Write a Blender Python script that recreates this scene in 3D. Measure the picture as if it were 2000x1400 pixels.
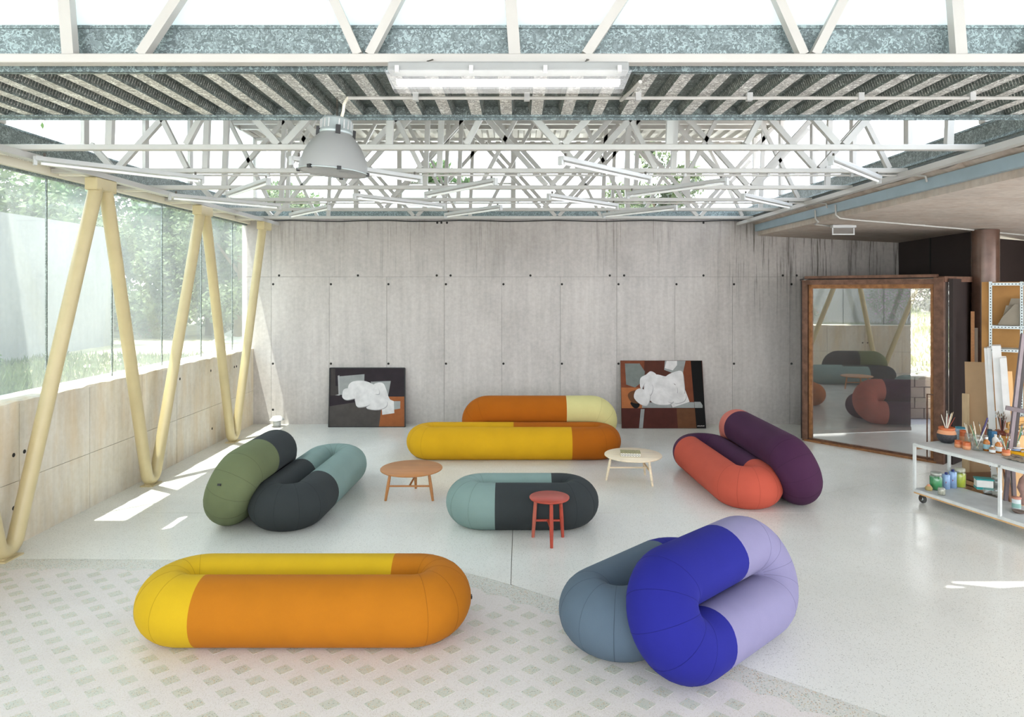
import bpy, math, random
from mathutils import Vector, Matrix
for o in list(bpy.data.objects): bpy.data.objects.remove(o, do_unlink=True)
S = bpy.context.scene
COL = S.collection
PI = math.pi
R_ = random.Random(7)
# ------------------------------------------------------------------ camera, sky, sun, exposure
F, CX, CY, H = 1305.0, 1010.0, 565.0, 2.81
cd = bpy.data.cameras.new('camera'); cam = bpy.data.objects.new('camera', cd); COL.objects.link(cam)
cam.location = (0, 0, H); cam.rotation_euler = (PI/2, 0, 0)
cd.sensor_width = 36; cd.lens = 36*F/2000
cd.shift_x = -(CX-1000)/2000; cd.shift_y = (CY-700)/2000
cd.clip_start = .05; cd.clip_end = 300
S.camera = cam
w = bpy.data.worlds.new('sky'); S.world = w; w.use_nodes = True
nt = w.node_tree; nt.nodes.clear()
wo = nt.nodes.new('ShaderNodeOutputWorld'); bg = nt.nodes.new('ShaderNodeBackground')
tc = nt.nodes.new('ShaderNodeTexCoord'); sx = nt.nodes.new('ShaderNodeSeparateXYZ'); cr = nt.nodes.new('ShaderNodeValToRGB')
nt.links.new(tc.outputs['Generated'], sx.inputs[0]); nt.links.new(sx.outputs['Z'], cr.inputs[0])
cr.color_ramp.elements[0].position = 0; cr.color_ramp.elements[0].color = (.95, .97, 1, 1)
cr.color_ramp.elements[1].position = .9; cr.color_ramp.elements[1].color = (.66, .80, 1, 1)
nt.links.new(cr.outputs[0], bg.inputs[0]); bg.inputs[1].default_value = 1.7
nt.links.new(bg.outputs[0], wo.inputs[0])
sl = bpy.data.lights.new('sun', 'SUN'); sun = bpy.data.objects.new('sun', sl); COL.objects.link(sun)
sl.energy = 6.0; sl.angle = .009; sl.color = (1, .965, .91)
sun.rotation_euler = Vector((.227, .19, -1.0)).to_track_quat('-Z', 'Y').to_euler(); sun.location = (-6, -4, 20)
S.view_settings.view_transform = 'Standard'; S.view_settings.look = 'None'
S.view_settings.exposure = 1.95; S.view_settings.gamma = 1; S.view_settings.use_curve_mapping = False
try:
    S.cycles.max_bounces = 10; S.cycles.diffuse_bounces = 6; S.cycles.transparent_max_bounces = 24
    S.cycles.transmission_bounces = 6; S.cycles.glossy_bounces = 4; S.cycles.sample_clamp_indirect = 8
    S.cycles.use_denoising = True
except Exception: pass

# ------------------------------------------------------------------ helpers
def V(*a): return Vector(a)
def on(px, py, z=0.0):
    D = (H-z)*F/(py-CY); return Vector(((px-CX)*D/F, D, z))
def atD(px, py, D): return Vector(((px-CX)*D/F, D, H-(py-CY)*D/F))

class MB:
    def __init__(s): s.v = []; s.f = []; s.m = []; s.s = []
    def add(s, vs, fs, mi=0, smooth=False):
        b = len(s.v); s.v += [tuple(p) for p in vs]
        for f in fs: s.f.append(tuple(b+i for i in f)); s.m.append(mi); s.s.append(smooth)
        return s
    def box(s, a, b, mi=0):
        x0, y0, z0 = a; x1, y1, z1 = b
        if x0 > x1: x0, x1 = x1, x0
        if y0 > y1: y0, y1 = y1, y0
        if z0 > z1: z0, z1 = z1, z0
        return s.add([(x0,y0,z0),(x1,y0,z0),(x1,y1,z0),(x0,y1,z0),(x0,y0,z1),(x1,y0,z1),(x1,y1,z1),(x0,y1,z1)],
            [(0,3,2,1),(4,5,6,7),(0,1,5,4),(1,2,6,5),(2,3,7,6),(3,0,4,7)], mi)
    def obox(s, c, ax, ay, az, mi=0):   # centre + half-extent vectors
        c = Vector(c); ax = Vector(ax); ay = Vector(ay); az = Vector(az)
        if ax.cross(ay).dot(az) < 0: az = -az
        vs = [c+i*ax+j*ay+k*az for k in (-1,1) for i, j in ((-1,-1),(1,-1),(1,1),(-1,1))]
        return s.add(vs, [(0,3,2,1),(4,5,6,7),(0,1,5,4),(1,2,6,5),(2,3,7,6),(3,0,4,7)], mi)
    def bar(s, p, q, wd, ht, up=(0,0,1), mi=0):   # rectangular bar p->q
        p = Vector(p); q = Vector(q); d = q-p; L = d.length; d.normalize()
        up = Vector(up); side = d.cross(up)
        if side.length < 1e-4: side = d.cross(Vector((0,1,0)))
        side.normalize(); u2 = side.cross(d)
        return s.obox((p+q)/2, d*L/2, side*wd/2, u2*ht/2, mi)
    def tube(s, pts, r, n=10, mi=0, cap=True, closed=False):
        pts = [Vector(p) for p in pts]; N = len(pts)
        rs = r if isinstance(r, (list, tuple)) else [r]*N
        rings = []; prev = None
        for i in range(N):
            if closed: t = pts[(i+1) % N]-pts[i-1]
            elif i == 0: t = pts[1]-pts[0]
            elif i == N-1: t = pts[-1]-pts[-2]
            else: t = (pts[i+1]-pts[i]).normalized()+(pts[i]-pts[i-1]).normalized()
            t.normalize()
            if prev is None:
                a = Vector((0,0,1)) if abs(t.z) < .9 else Vector((1,0,0)); u = t.cross(a).normalized()
            else:
                u = prev-t*prev.dot(t)
                u = u.normalized() if u.length > 1e-6 else t.orthogonal().normalized()
            prev = u; vv = t.cross(u)
            rings.append([pts[i]+(u*math.cos(2*PI*k/n)+vv*math.sin(2*PI*k/n))*rs[i] for k in range(n)])
        vs = [p for rg in rings for p in rg]; fs = []
        M = N if closed else N-1
        for i in range(M):
            j = (i+1) % N
            for k in range(n):
                k2 = (k+1) % n; fs.append((i*n+k, i*n+k2, j*n+k2, j*n+k))
        s.add(vs, fs, mi, True)
        if cap and not closed:
            s.add(rings[0], [tuple(range(n))[::-1]], mi); s.add(rings[-1], [tuple(range(n))], mi)
        return s
    def lathe(s, prof, c=(0,0,0), n=20, mi=0, smooth=True, ax=None):   # prof [(r,z)]
        c = Vector(c); vs = []; fs = []
        for r, z in prof:
            for k in range(n):
                p = Vector((r*math.cos(2*PI*k/n), r*math.sin(2*PI*k/n), z))
                vs.append(c+(ax @ p if ax else p))
        for i in range(len(prof)-1):
            for k in range(n):
                k2 = (k+1) % n; fs.append((i*n+k, i*n+k2, (i+1)*n+k2, (i+1)*n+k))
        s.add(vs, fs, mi, smooth)
        if prof[0][0] > 1e-4: s.add(vs[:n], [tuple(range(n))[::-1]], mi)
        if prof[-1][0] > 1e-4: s.add(vs[-n:], [tuple(range(n))], mi)
        return s
    def prism(s, poly, z0, z1, mi=0):   # horizontal polygon extruded in z (ccw)
        n = len(poly); a = sum(poly[i][0]*poly[(i+1) % n][1]-poly[(i+1) % n][0]*poly[i][1] for i in range(n))
        if a < 0: poly = poly[::-1]
        vs = [(p[0],p[1],z0) for p in poly]+[(p[0],p[1],z1) for p in poly]
        fs = [tuple(range(n))[::-1], tuple(range(n,2*n))]+[(i,(i+1) % n,(i+1) % n+n,i+n) for i in range(n)]
        return s.add(vs, fs, mi)
    def wall(s, p, q, z0, z1, th, mi=0):   # vertical slab from p to q (2D), thickness to its left
        p = Vector((p[0],p[1])); q = Vector((q[0],q[1])); d = (q-p).normalized(); nrm = Vector((-d.y,d.x))*th
        return s.prism([tuple(p),tuple(q),tuple(q+nrm),tuple(p+nrm)], z0, z1, mi)
    def build(s, name, mats, parent=None, org=None, bevel=0):
        me = bpy.data.meshes.new(name)
        o0 = Vector(org) if org is not None else (root_loc(parent) if parent else Vector((0,0,0)))
        me.from_pydata([tuple(Vector(p)-o0) for p in s.v], [], s.f)
        for m in (mats if isinstance(mats, (list, tuple)) else [mats]): me.materials.append(m)
        me.polygons.foreach_set('material_index', s.m); me.polygons.foreach_set('use_smooth', s.s); me.update()
        ob = bpy.data.objects.new(name, me); COL.objects.link(ob)
        if parent: ob.parent = parent
        elif org is not None: ob.location = o0
        if bevel:
            b = ob.modifiers.new('bevel', 'BEVEL'); b.width = bevel; b.segments = 2; b.limit_method = 'ANGLE'; b.angle_limit = .6
        return ob
def root_loc(o):
    while o.parent: o = o.parent
    return o.location.copy()
def tag(o, label=None, cat=None, group=None, kind=None):
    if label: o['label'] = label
    if cat: o['category'] = cat
    if group: o['group'] = group
    if kind: o['kind'] = kind
    return o
def thing(name, label, cat, loc, group=None):
    o = bpy.data.objects.new(name, None); COL.objects.link(o); o.location = loc; o.empty_display_size = .1
    return tag(o, label, cat, group)
def struct(o): o['kind'] = 'structure'; return o
def copy_tree(o, parent=None):
    c = o.copy(); COL.objects.link(c); c.parent = parent
    for ch in list(o.children): copy_tree(ch, c)
    return c

# ------------------------------------------------------------------ materials
def lin(c): return tuple(((x/255)/12.92 if x/255 <= .04045 else ((x/255+.055)/1.055)**2.4) for x in c)
class NT:
    def __init__(s, name):
        s.m = bpy.data.materials.new(name); s.m.use_nodes = True; s.t = s.m.node_tree; s.n = s.t.nodes
        s.b = s.n['Principled BSDF']; s.o = s.n['Material Output']
    def new(s, typ, **kw):
        n = s.n.new(typ)
        for k, v in kw.items():
            if k.startswith('i_'):
                n.inputs[k[2:].replace('_', ' ')].default_value = v
            else: setattr(n, k, v)
        return n
    def l(s, a, b): s.t.links.new(a, b)
    def coord(s, scale=(1,1,1), which='Object'):
        t = s.new('ShaderNodeTexCoord'); mp = s.new('ShaderNodeMapping'); mp.inputs['Scale'].default_value = scale
        s.l(t.outputs[which], mp.inputs[0]); return mp.outputs[0]
    def noise(s, vec, sc, det=4, rough=.55):
        n = s.new('ShaderNodeTexNoise'); n.inputs['Scale'].default_value = sc; n.inputs['Detail'].default_value = det
        n.inputs['Roughness'].default_value = rough; s.l(vec, n.inputs['Vector']); return n.outputs['Fac']
    def voro(s, vec, sc, out='Color'):
        n = s.new('ShaderNodeTexVoronoi'); n.inputs['Scale'].default_value = sc; s.l(vec, n.inputs['Vector']); return n.outputs[out]
    def ramp(s, fac, pts):
        r = s.new('ShaderNodeValToRGB'); e = r.color_ramp.elements
        while len(e) < len(pts): e.new(.5)
        for i, (p, c) in enumerate(pts):
            e[i].position = p; e[i].color = (*c, 1) if len(c) == 3 else c
        s.l(fac, r.inputs[0]); return r.outputs[0]
    def mix(s, fac, a, b, mode='MIX'):
        n = s.new('ShaderNodeMix'); n.data_type = 'RGBA'; n.blend_type = mode
        for inp, v in ((n.inputs[0], fac), (n.inputs[6], a), (n.inputs[7], b)):
            if hasattr(v, 'links') or hasattr(v, 'is_linked'): s.l(v, inp)
            elif isinstance(v, (int, float)): inp.default_value = v
            else: inp.default_value = (*v, 1)
        return n.outputs[2]
    def math(s, op, a, b=0.0, clamp=False):
        n = s.new('ShaderNodeMath'); n.operation = op; n.use_clamp = clamp
        for i, v in ((0, a), (1, b)):
            if isinstance(v, (int, float)): n.inputs[i].default_value = v
            else: s.l(v, n.inputs[i])
        return n.outputs[0]
    def bump(s, h, st=.2, dist=.01):
        b = s.new('ShaderNodeBump'); b.inputs['Strength'].default_value = st; b.inputs['Distance'].default_value = dist
        s.l(h, b.inputs['Height']); s.l(b.outputs[0], s.b.inputs['Normal'])
    def col(s, v):
        if isinstance(v, (tuple, list)): s.b.inputs['Base Color'].default_value = (*v, 1)
        else: s.l(v, s.b.inputs['Base Color'])
    def set(s, rough=None, metal=None, spec=None, **k):
        if rough is not None:
            if isinstance(rough, (int, float)): s.b.inputs['Roughness'].default_value = rough
            else: s.l(rough, s.b.inputs['Roughness'])
        if metal is not None: s.b.inputs['Metallic'].default_value = metal
        if spec is not None: s.b.inputs['Specular IOR Level'].default_value = spec
        for kk, v in k.items(): s.b.inputs[kk.replace('_', ' ')].default_value = v
MC = {}
FK = .60
def plain(name, rgb, rough=.6, metal=0, var=.06, sc=6, spec=.5, bump=0):
    if name in MC: return MC[name]
    t = NT(name); c = lin(rgb); v = t.coord()
    n = t.noise(v, sc, 4)
    t.col(t.ramp(n, [(.3, tuple(x*(1-var) for x in c)), (.7, tuple(min(1, x*(1+var)) for x in c))]))
    t.set(rough, metal, spec)
    if bump: t.bump(t.noise(v, sc*12, 3), bump, .004)
    MC[name] = t.m; return t.m
def fabric(name, rgb):
    t = NT(name); c = tuple(x*FK for x in lin(rgb)); v = t.coord()
    n1 = t.noise(v, 3, 3); n2 = t.noise(v, 420, 2)
    a = t.ramp(n1, [(.3, tuple(x*.95 for x in c)), (.7, tuple(min(1, x*1.04) for x in c))])
    t.col(t.mix(.12, a, n2, 'OVERLAY')); t.set(.88, 0, .15)
    t.b.inputs['Sheen Weight'].default_value = .12; t.b.inputs['Sheen Roughness'].default_value = .5
    t.b.inputs['Sheen Tint'].default_value = (*[min(1, x*1.3+.1) for x in c], 1)
    t.bump(n2, .12, .002); return t.m
def wood(name, rgb, rough=.45, sc=1.0, ax=0):
    t = NT(name); c = lin(rgb); s_ = [14*sc]*3; s_[ax] = 1.2*sc
    v = t.coord(tuple(s_)); n = t.noise(v, 2.2, 6, .6)
    t.col(t.ramp(n, [(.25, tuple(x*.78 for x in c)), (.5, c), (.78, tuple(min(1, x*1.15) for x in c))]))
    t.set(rough); return t.m
def concrete(name, rgb, dirt=.35, streak=0.0, warm=(150, 120, 70), warmth=0.0):
    t = NT(name); c = lin(rgb); g = t.new('ShaderNodeNewGeometry')
    def sc(vec):
        mp = t.new('ShaderNodeMapping'); mp.inputs['Scale'].default_value = vec; t.l(g.outputs['Position'], mp.inputs[0]); return mp.outputs[0]
    big = t.noise(sc((1,1,.7)), 1.1, 8, .62); fine = t.noise(sc((1,1,1)), 14, 6, .6)
    vert = t.noise(sc((5,5,.35)), 2.2, 5, .6)
    a = t.ramp(big, [(.3, tuple(x*.78 for x in c)), (.5, c), (.7, tuple(min(1, x*1.14) for x in c))])
    a = t.mix(.35, a, t.ramp(vert, [(.3, tuple(x*.72 for x in c)), (.65, tuple(min(1, x*1.1) for x in c))]))
    a = t.mix(.22, a, fine, 'OVERLAY')
    if warmth:
        wm = t.ramp(t.noise(sc((2,2,.5)), 1.6, 5), [(.45, (0,0,0)), (.75, (1,1,1))])
        a = t.mix(t.math('MULTIPLY', wm, warmth), a, lin(warm))
    if streak:
        sp = t.new('ShaderNodeSeparateXYZ'); t.l(g.outputs['Position'], sp.inputs[0])
        st = t.ramp(t.noise(sc((9,9,.22)), 3.2, 6, .7), [(.52, (0,0,0)), (.68, (1,1,1))])
        hi = t.math('MULTIPLY', t.math('SUBTRACT', sp.outputs['Z'], 2.9), .9, True)      # rain stains that run down from the wall head
        rt = t.math('MULTIPLY', t.math('SUBTRACT', sp.outputs['X'], 3.6), .8, True)
        pt = t.ramp(t.noise(sc((.9,.9,.25)), 1.4, 2), [(.45, (0,0,0)), (.6, (1,1,1))])
        hi2 = t.math('ADD', t.math('MULTIPLY', hi, .75), t.math('MULTIPLY', t.math('MULTIPLY', t.math('SUBTRACT', sp.outputs['Z'], 1.9), .7, True), rt))
        m = t.math('MULTIPLY', st, t.math('MULTIPLY', hi2, t.math('MAXIMUM', rt, pt)), True)
        a = t.mix(t.math('MULTIPLY', m, streak), a, lin((58, 54, 48)))
        a = t.mix(t.math('MULTIPLY', hi, .28), a, lin((120, 108, 96)))
    t.col(a); t.set(.8, 0, .3); t.bump(t.mix(.5, fine, big), .25, .006); return t.m
def glassy(name, refl=.06, tint=(1,1,1), haze=0.0, hazec=(1,1,1), rough=0.0, trans=None):
    t = NT(name); t.n.remove(t.b)
    tr = t.new('ShaderNodeBsdfTransparent'); tr.inputs[0].default_value = (*tint, 1)
    gl = t.new('ShaderNodeBsdfGlossy'); gl.inputs['Roughness'].default_value = rough
    fr = t.new('ShaderNodeLayerWeight'); fr.inputs[0].default_value = .5      # Schlick: same from both faces of the pane
    m1 = t.new('ShaderNodeMixShader')
    t.l(t.math('ADD', t.math('MULTIPLY', t.math('POWER', fr.outputs['Facing'], 5.0), .9), max(refl, .035), True), m1.inputs[0])
    t.l(tr.outputs[0], m1.inputs[1]); t.l(gl.outputs[0], m1.inputs[2]); out = m1
    if haze:
        df = t.new('ShaderNodeBsdfTranslucent'); df.inputs[0].default_value = (*hazec, 1)
        d2 = t.new('ShaderNodeBsdfDiffuse'); d2.inputs[0].default_value = (*hazec, 1)
        mm = t.new('ShaderNodeMixShader'); mm.inputs[0].default_value = .6; t.l(d2.outputs[0], mm.inputs[1]); t.l(df.outputs[0], mm.inputs[2])
        m2 = t.new('ShaderNodeMixShader'); nz = t.noise(t.coord((1,1,.5)), .8, 4)
        t.l(t.math('MULTIPLY', nz, haze*2, True), m2.inputs[0]); t.l(m1.outputs[0], m2.inputs[1]); t.l(mm.outputs[0], m2.inputs[2]); out = m2
    t.l(out.outputs[0], t.o.inputs[0]); return t.m

def terrazzo(name, base, chips, amt=.5, sc=70, rough=.22, chip2=None, blot=.05):
    t = NT(name); g = t.new('ShaderNodeNewGeometry'); v = g.outputs['Position']; b = lin(base)
    big = t.noise(v, .9, 4)
    a = t.ramp(big, [(.3, tuple(x*(1-blot) for x in b)), (.7, tuple(min(1, x*(1+blot)) for x in b))])
    vn = t.new('ShaderNodeTexVoronoi'); vn.inputs['Scale'].default_value = sc; t.l(v, vn.inputs['Vector'])
    sp = t.new('ShaderNodeSeparateColor'); t.l(vn.outputs['Color'], sp.inputs[0])
    cc = t.ramp(sp.outputs[0], [(i/(len(chips)), lin(c)) for i, c in enumerate(chips)])
    cc.node.color_ramp.interpolation = 'CONSTANT'
    sel = t.math('MULTIPLY', t.math('LESS_THAN', sp.outputs[1], amt), t.math('LESS_THAN', vn.outputs['Distance'], .42))
    a = t.mix(t.math('MULTIPLY', sel, .75), a, cc)
    t.col(a)
    t.set(t.ramp(t.noise(v, 3.0, 5), [(.3, (rough*.7,)*3), (.7, (rough*1.5,)*3)]), 0, .5); return t.m

M = {}
M['floor'] = terrazzo('floor_terrazzo', (224, 224, 217), [(200,200,194),(228,228,222),(192,194,186),(160,158,148),(214,210,200),(232,232,228)], .5, 110, .17)
M['floor_band'] = terrazzo('terrazzo_speckled', (202, 201, 192), [(176,160,120),(150,168,150),(214,206,190),(96,90,76),(196,150,100),(170,190,178),(224,220,208)], .75, 85, .42)
M['floor_field'] = terrazzo('terrazzo_sand', (214, 207, 202), [(216,210,200),(190,182,168),(226,222,214),(198,190,176)], .7, 120, .55)
M['tile'] = terrazzo('inlay_tile', (196, 195, 182), [(184,168,130),(168,180,162),(200,166,120),(130,124,108),(212,206,190),(170,190,184)], .7, 95, .4)
M['joint'] = plain('joint_grout', (120, 116, 104), .8)
M['conc_back'] = concrete('formed_concrete', (190, 184, 179), streak=.85)
M['conc_left'] = concrete('formed_concrete_warm', (214, 206, 190), warm=(196, 160, 90), warmth=.45)
M['conc_slab'] = concrete('slab_concrete', (190, 178, 166), warm=(150, 110, 78), warmth=.35)
M['conc_garden'] = concrete('render_wall', (132, 130, 128))
M['panel_gap'] = plain('formwork_gap', (138, 133, 127), .9)
M['hole'] = plain('tie_hole_black', (34, 32, 30), .9)
M['white'] = plain('white_paint', (180, 177, 171), .42, 0, .03, 3)
M['white2'] = plain('white_enamel', (184, 184, 182), .35, 0, .02, 3)
M['cream'] = plain('cream_paint', (228, 222, 206), .5, 0, .04, 3)
M['ochre'] = plain('ochre_column_paint', (192, 176, 134), .38, 0, .05, 4)
M['bluesteel'] = plain('pale_blue_steel', (158, 176, 184), .45, .1, .05, 5)
def galv(name, rgb, rough=.45):
    t = NT(name); g = t.new('ShaderNodeNewGeometry'); v = g.outputs['Position']
    c = lin(rgb); vn = t.new('ShaderNodeTexVoronoi'); vn.inputs['Scale'].default_value = 46
    nn = t.new('ShaderNodeTexNoise'); nn.inputs['Scale'].default_value = 22; t.l(v, nn.inputs['Vector'])
    mx = t.mix(.2, v, nn.outputs['Color']); t.l(mx, vn.inputs['Vector'])
    sp = t.new('ShaderNodeSeparateColor'); t.l(vn.outputs['Color'], sp.inputs[0])
    t.col(t.ramp(sp.outputs[0], [(.15, tuple(x*.62 for x in c)), (.6, c), (.75, tuple(min(1, x*1.15) for x in c)), (.9, tuple(min(1, x*1.7) for x in c))]))
    t.set(rough, .45, .5); return t.m
M['galv'] = galv('galvanised_spangle', (124, 137, 138))
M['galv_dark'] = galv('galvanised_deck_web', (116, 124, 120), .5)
M['galv_floorlit'] = galv('galvanised_flange_floorlit', (206, 204, 198), .5)  # lightened copy: floor light on the rib undersides put into the colour
M['deck_white'] = plain('white_deck', (160, 156, 150), .5)
M['rust'] = plain('rusty_steel', (112, 82, 66), .6, .3, .35, 9, .4, .3)
M['rust2'] = plain('rusty_steel_orange', (150, 104, 66), .65, .2, .3, 14, .4, .3)
M['brown'] = plain('dark_brown_steel', (46, 35, 33), .55, 0, .12, 3)
M['brown_col'] = plain('brown_painted_column', (92, 68, 56), .22, .2, .2, 5)
M['leafdark'] = plain('dark_door_leaf', (84, 72, 60), .6, .1, .1, 3)
M['glass'] = glassy('window_glass', .0, (.93, .97, .95), .12, (.88, .93, .90))
M['glass_clear'] = glassy('lantern_glass', .0, (.97, .985, 1))
M['mirror'] = glassy('dusty_door_glass', .30, (.95, .93, .9), .03, (.8, .8, .85))
def frosted():
    t = NT('frosted_panel'); t.n.remove(t.b)
    a = t.new('ShaderNodeBsdfTranslucent'); a.inputs[0].default_value = (.88, .93, .93, 1)
    b = t.new('ShaderNodeBsdfDiffuse'); b.inputs[0].default_value = (.85, .9, .9, 1)
    m = t.new('ShaderNodeMixShader'); m.inputs[0].default_value = .25
    t.l(a.outputs[0], m.inputs[1]); t.l(b.outputs[0], m.inputs[2]); t.l(m.outputs[0], t.o.inputs[0]); return t.m
M['frost'] = frosted()
M['jar'] = glassy('jar_glass', .1, (.86, .9, .88), .10, (.8, .85, .85))
def emit(name, rgb, st):
    t = NT(name); t.col(rgb); t.b.inputs['Emission Color'].default_value = (*rgb, 1); t.b.inputs['Emission Strength'].default_value = st; return t.m
M['lit'] = emit('lit_fluorescent', (1, .98, .94), .6)
M['tube_off'] = plain('unlit_tube', (244, 244, 242), .2)
M['diffuser'] = glassy('clear_diffuser', .05, (.98, .98, .98), .12)
def lampshade():
    t = NT('prismatic_lamp_dome'); t.n.remove(t.b)
    a = t.new('ShaderNodeBsdfTranslucent'); a.inputs[0].default_value = (.5, .51, .5, 1)
    b = t.new('ShaderNodeBsdfPrincipled'); b.inputs['Base Color'].default_value = (.42, .43, .42, 1); b.inputs['Roughness'].default_value = .35
    m = t.new('ShaderNodeMixShader'); m.inputs[0].default_value = .6
    t.l(a.outputs[0], m.inputs[1]); t.l(b.outputs[0], m.inputs[2]); t.l(m.outputs[0], t.o.inputs[0]); return t.m
M['dome'] = lampshade()
M['aluminium'] = plain('grey_cast_aluminium', (178, 188, 188), .4, .3)
M['black'] = plain('black_plastic', (24, 24, 24), .5)
M['chain'] = plain('steel_chain', (96, 90, 82), .4, .8)
M['grass'] = plain('dry_grass', (140, 132, 104), .9, 0, .25, 1.2)
M['paving'] = plain('courtyard_paving', (170, 170, 174), .6, 0, .06, 2)
def leafm(name, rgb, v=.3):
    t = NT(name); c = lin(rgb); i = t.new('ShaderNodeObjectInfo'); g = t.new('ShaderNodeNewGeometry')
    n = t.noise(g.outputs['Position'], 2.5, 3)
    a = t.ramp(n, [(.3, tuple(x*(1-v) for x in c)), (.7, tuple(min(1, x*(1+v)) for x in c))])
    t.col(a); t.set(.6, 0, .2); t.b.inputs['Subsurface Weight'].default_value = 0
    tr = t.new('ShaderNodeBsdfTranslucent'); t.l(a, tr.inputs[0]); m = t.new('ShaderNodeMixShader'); m.inputs[0].default_value = .35
    t.l(t.b.outputs[0], m.inputs[1]); t.l(tr.outputs[0], m.inputs[2]); t.l(m.outputs[0], t.o.inputs[0]); return t.m
M['leaf'] = leafm('green_leaves', (70, 92, 52)); M['leaf2'] = leafm('grey_green_leaves', (88, 100, 68))
M['leaf3'] = leafm('pale_dry_foliage', (130, 130, 118)); M['flower'] = leafm('magenta_flowers', (176, 90, 160)); M['bark'] = plain('bark', (96, 80, 62), .9, 0, .2, 8)
M['block'] = plain('concrete_block', (150, 138, 122), .85, 0, .1, 4)

# ------------------------------------------------------------------ floor
curve = [(-6.0,6.97),(-4.6,6.96),(-3.6,6.94),(-2.4,6.92),(-1.6,6.88),(-1.1,6.82),(-.75,6.74),(-.46,6.60),(-.1,6.38),(.36,6.06),(1.0,5.55),(1.67,5.0),(2.44,4.39),(4.0,3.15),(6.6,1.1),(8.5,-.4)]
base = struct(MB().box((-6.2,-4.4,-.06),(10.6,13.944,-.014)).build('floor', M['joint']))
g = .003
def slab(poly, mat, label, z1=0.0, name='terrazzo_slab', par=base):
    o = MB().prism(poly, -.012, z1).build(name, mat, par); o['label'] = label; return o
field_slab = slab(curve+[(8.5,-4.3),(-5.9,-4.3)], M['floor_band'], 'speckled green beige terrazzo apron with curved edge and inlaid tiles')
up = [(x, y+.006) for x, y in curve]
i_split = 9
slab([p for p in up if p[0] <= -.06]+[(-.063,6.36),(-.053,8.396),(-5.9,8.396)], M['floor'], 'pale polished terrazzo slab left of the middle joint')
slab([(-.046,8.396),(-.057,6.37)]+[p for p in up if p[0] > -.05]+[(10.4,-.4),(10.4,8.396)], M['floor'], 'pale polished terrazzo slab right of the middle joint')
slab([(-5.9,8.402),(2.64,8.402),(8.6,11.4),(10.4,12.3),(10.4,13.945),(-5.9,13.945)], M['floor'], 'pale polished terrazzo slab reaching the back wall')
slab([(2.65,8.402),(10.4,8.402),(10.4,12.296),(8.6,11.394)], M['floor'], 'pale polished terrazzo slab under the paint cart')
# inlaid field with scalloped border
def offs(c, d):
    out = []
    for i in range(len(c)):
        a = Vector(c[max(0,i-1)]); b = Vector(c[min(len(c)-1,i+1)]); t = (b-a).normalized(); n = Vector((t.y,-t.x))
        out.append(Vector(c[i])+n*d)
    return out
def resample(c, st):
    out = [c[0]]; acc = 0
    for i in range(len(c)-1):
        a, b = c[i], c[i+1]; L = (b-a).length; k = 0.0
        while True:
            rem = st-acc
            if k+rem > L: acc += L-k; break
            k += rem; acc = 0; out.append(a+(b-a)*k/L)
    return out
fc = resample(offs(curve, .30), .036)
scal = []
for i in range(len(fc)):
    t = (fc[min(i+1,len(fc)-1)]-fc[max(0,i-1)]).normalized(); n = Vector((t.y,-t.x))
    scal.append(tuple(fc[i]-n*.07*abs(math.sin(i*.036/.306*PI))))
scal = [p for p in scal if p[1] < 6.9]
fld = MB().prism([(-5.85,scal[0][1])]+scal+[(8.3,-4.2),(-5.85,-4.2)], -.002, .0012).build('sand_field', M['floor_field'], field_slab)
fld['label'] = 'paler sand terrazzo field with scalloped edge'
def dist_curve(x, y):
    best = 9
    for i in range(len(curve)-1):
        a = Vector(curve[i]); b = Vector(curve[i+1]); p = Vector((x,y)); t = max(0, min(1, (p-a).dot(b-a)/(b-a).length_squared))
        best = min(best, (p-(a+(b-a)*t)).length)
    return best
def inside(x, y):
    for i in range(len(curve)-1):
        if curve[i][0] <= x <= curve[i+1][0]:
            t = (x-curve[i][0])/(curve[i+1][0]-curve[i][0]); return y < curve[i][1]+t*(curve[i+1][1]-curve[i][1])
    return False
cand = []
for r in range(-14, 14):
    for c in range(-20, 14):
        x = -1.27+c*.305+(.1525 if r % 2 else 0); y = 5.072+r*.137
        if 3.9 < y and -5.4 < x and inside(x, y) and dist_curve(x, y) > .36 and CX+F*(x-.1)/y < 2010 and CX+F*(x+.1)/y > -10: cand.append((y, x))
cand.sort()
tm = None; rest = MB()
for i, (y, x) in enumerate(cand):
    if i < 300:
        if tm is None:
            t_ = MB().prism([(-.077,0),(0,-.069),(.077,0),(0,.069)], 0, .0016).build('inlay_tile', M['tile'], field_slab)
            tm = t_.data; t_.location = (x, y, .0014)
        else:
            t_ = bpy.data.objects.new('inlay_tile', tm); COL.objects.link(t_); t_.parent = field_slab; t_.location = (x, y, .0014)
    else: rest.prism([(x-.077,y),(x,y-.069),(x+.077,y),(x,y+.069)], .0014, .003)
if rest.v: rest.build('far_inlay_tiles', M['tile'], field_slab)['kind'] = 'stuff'

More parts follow.
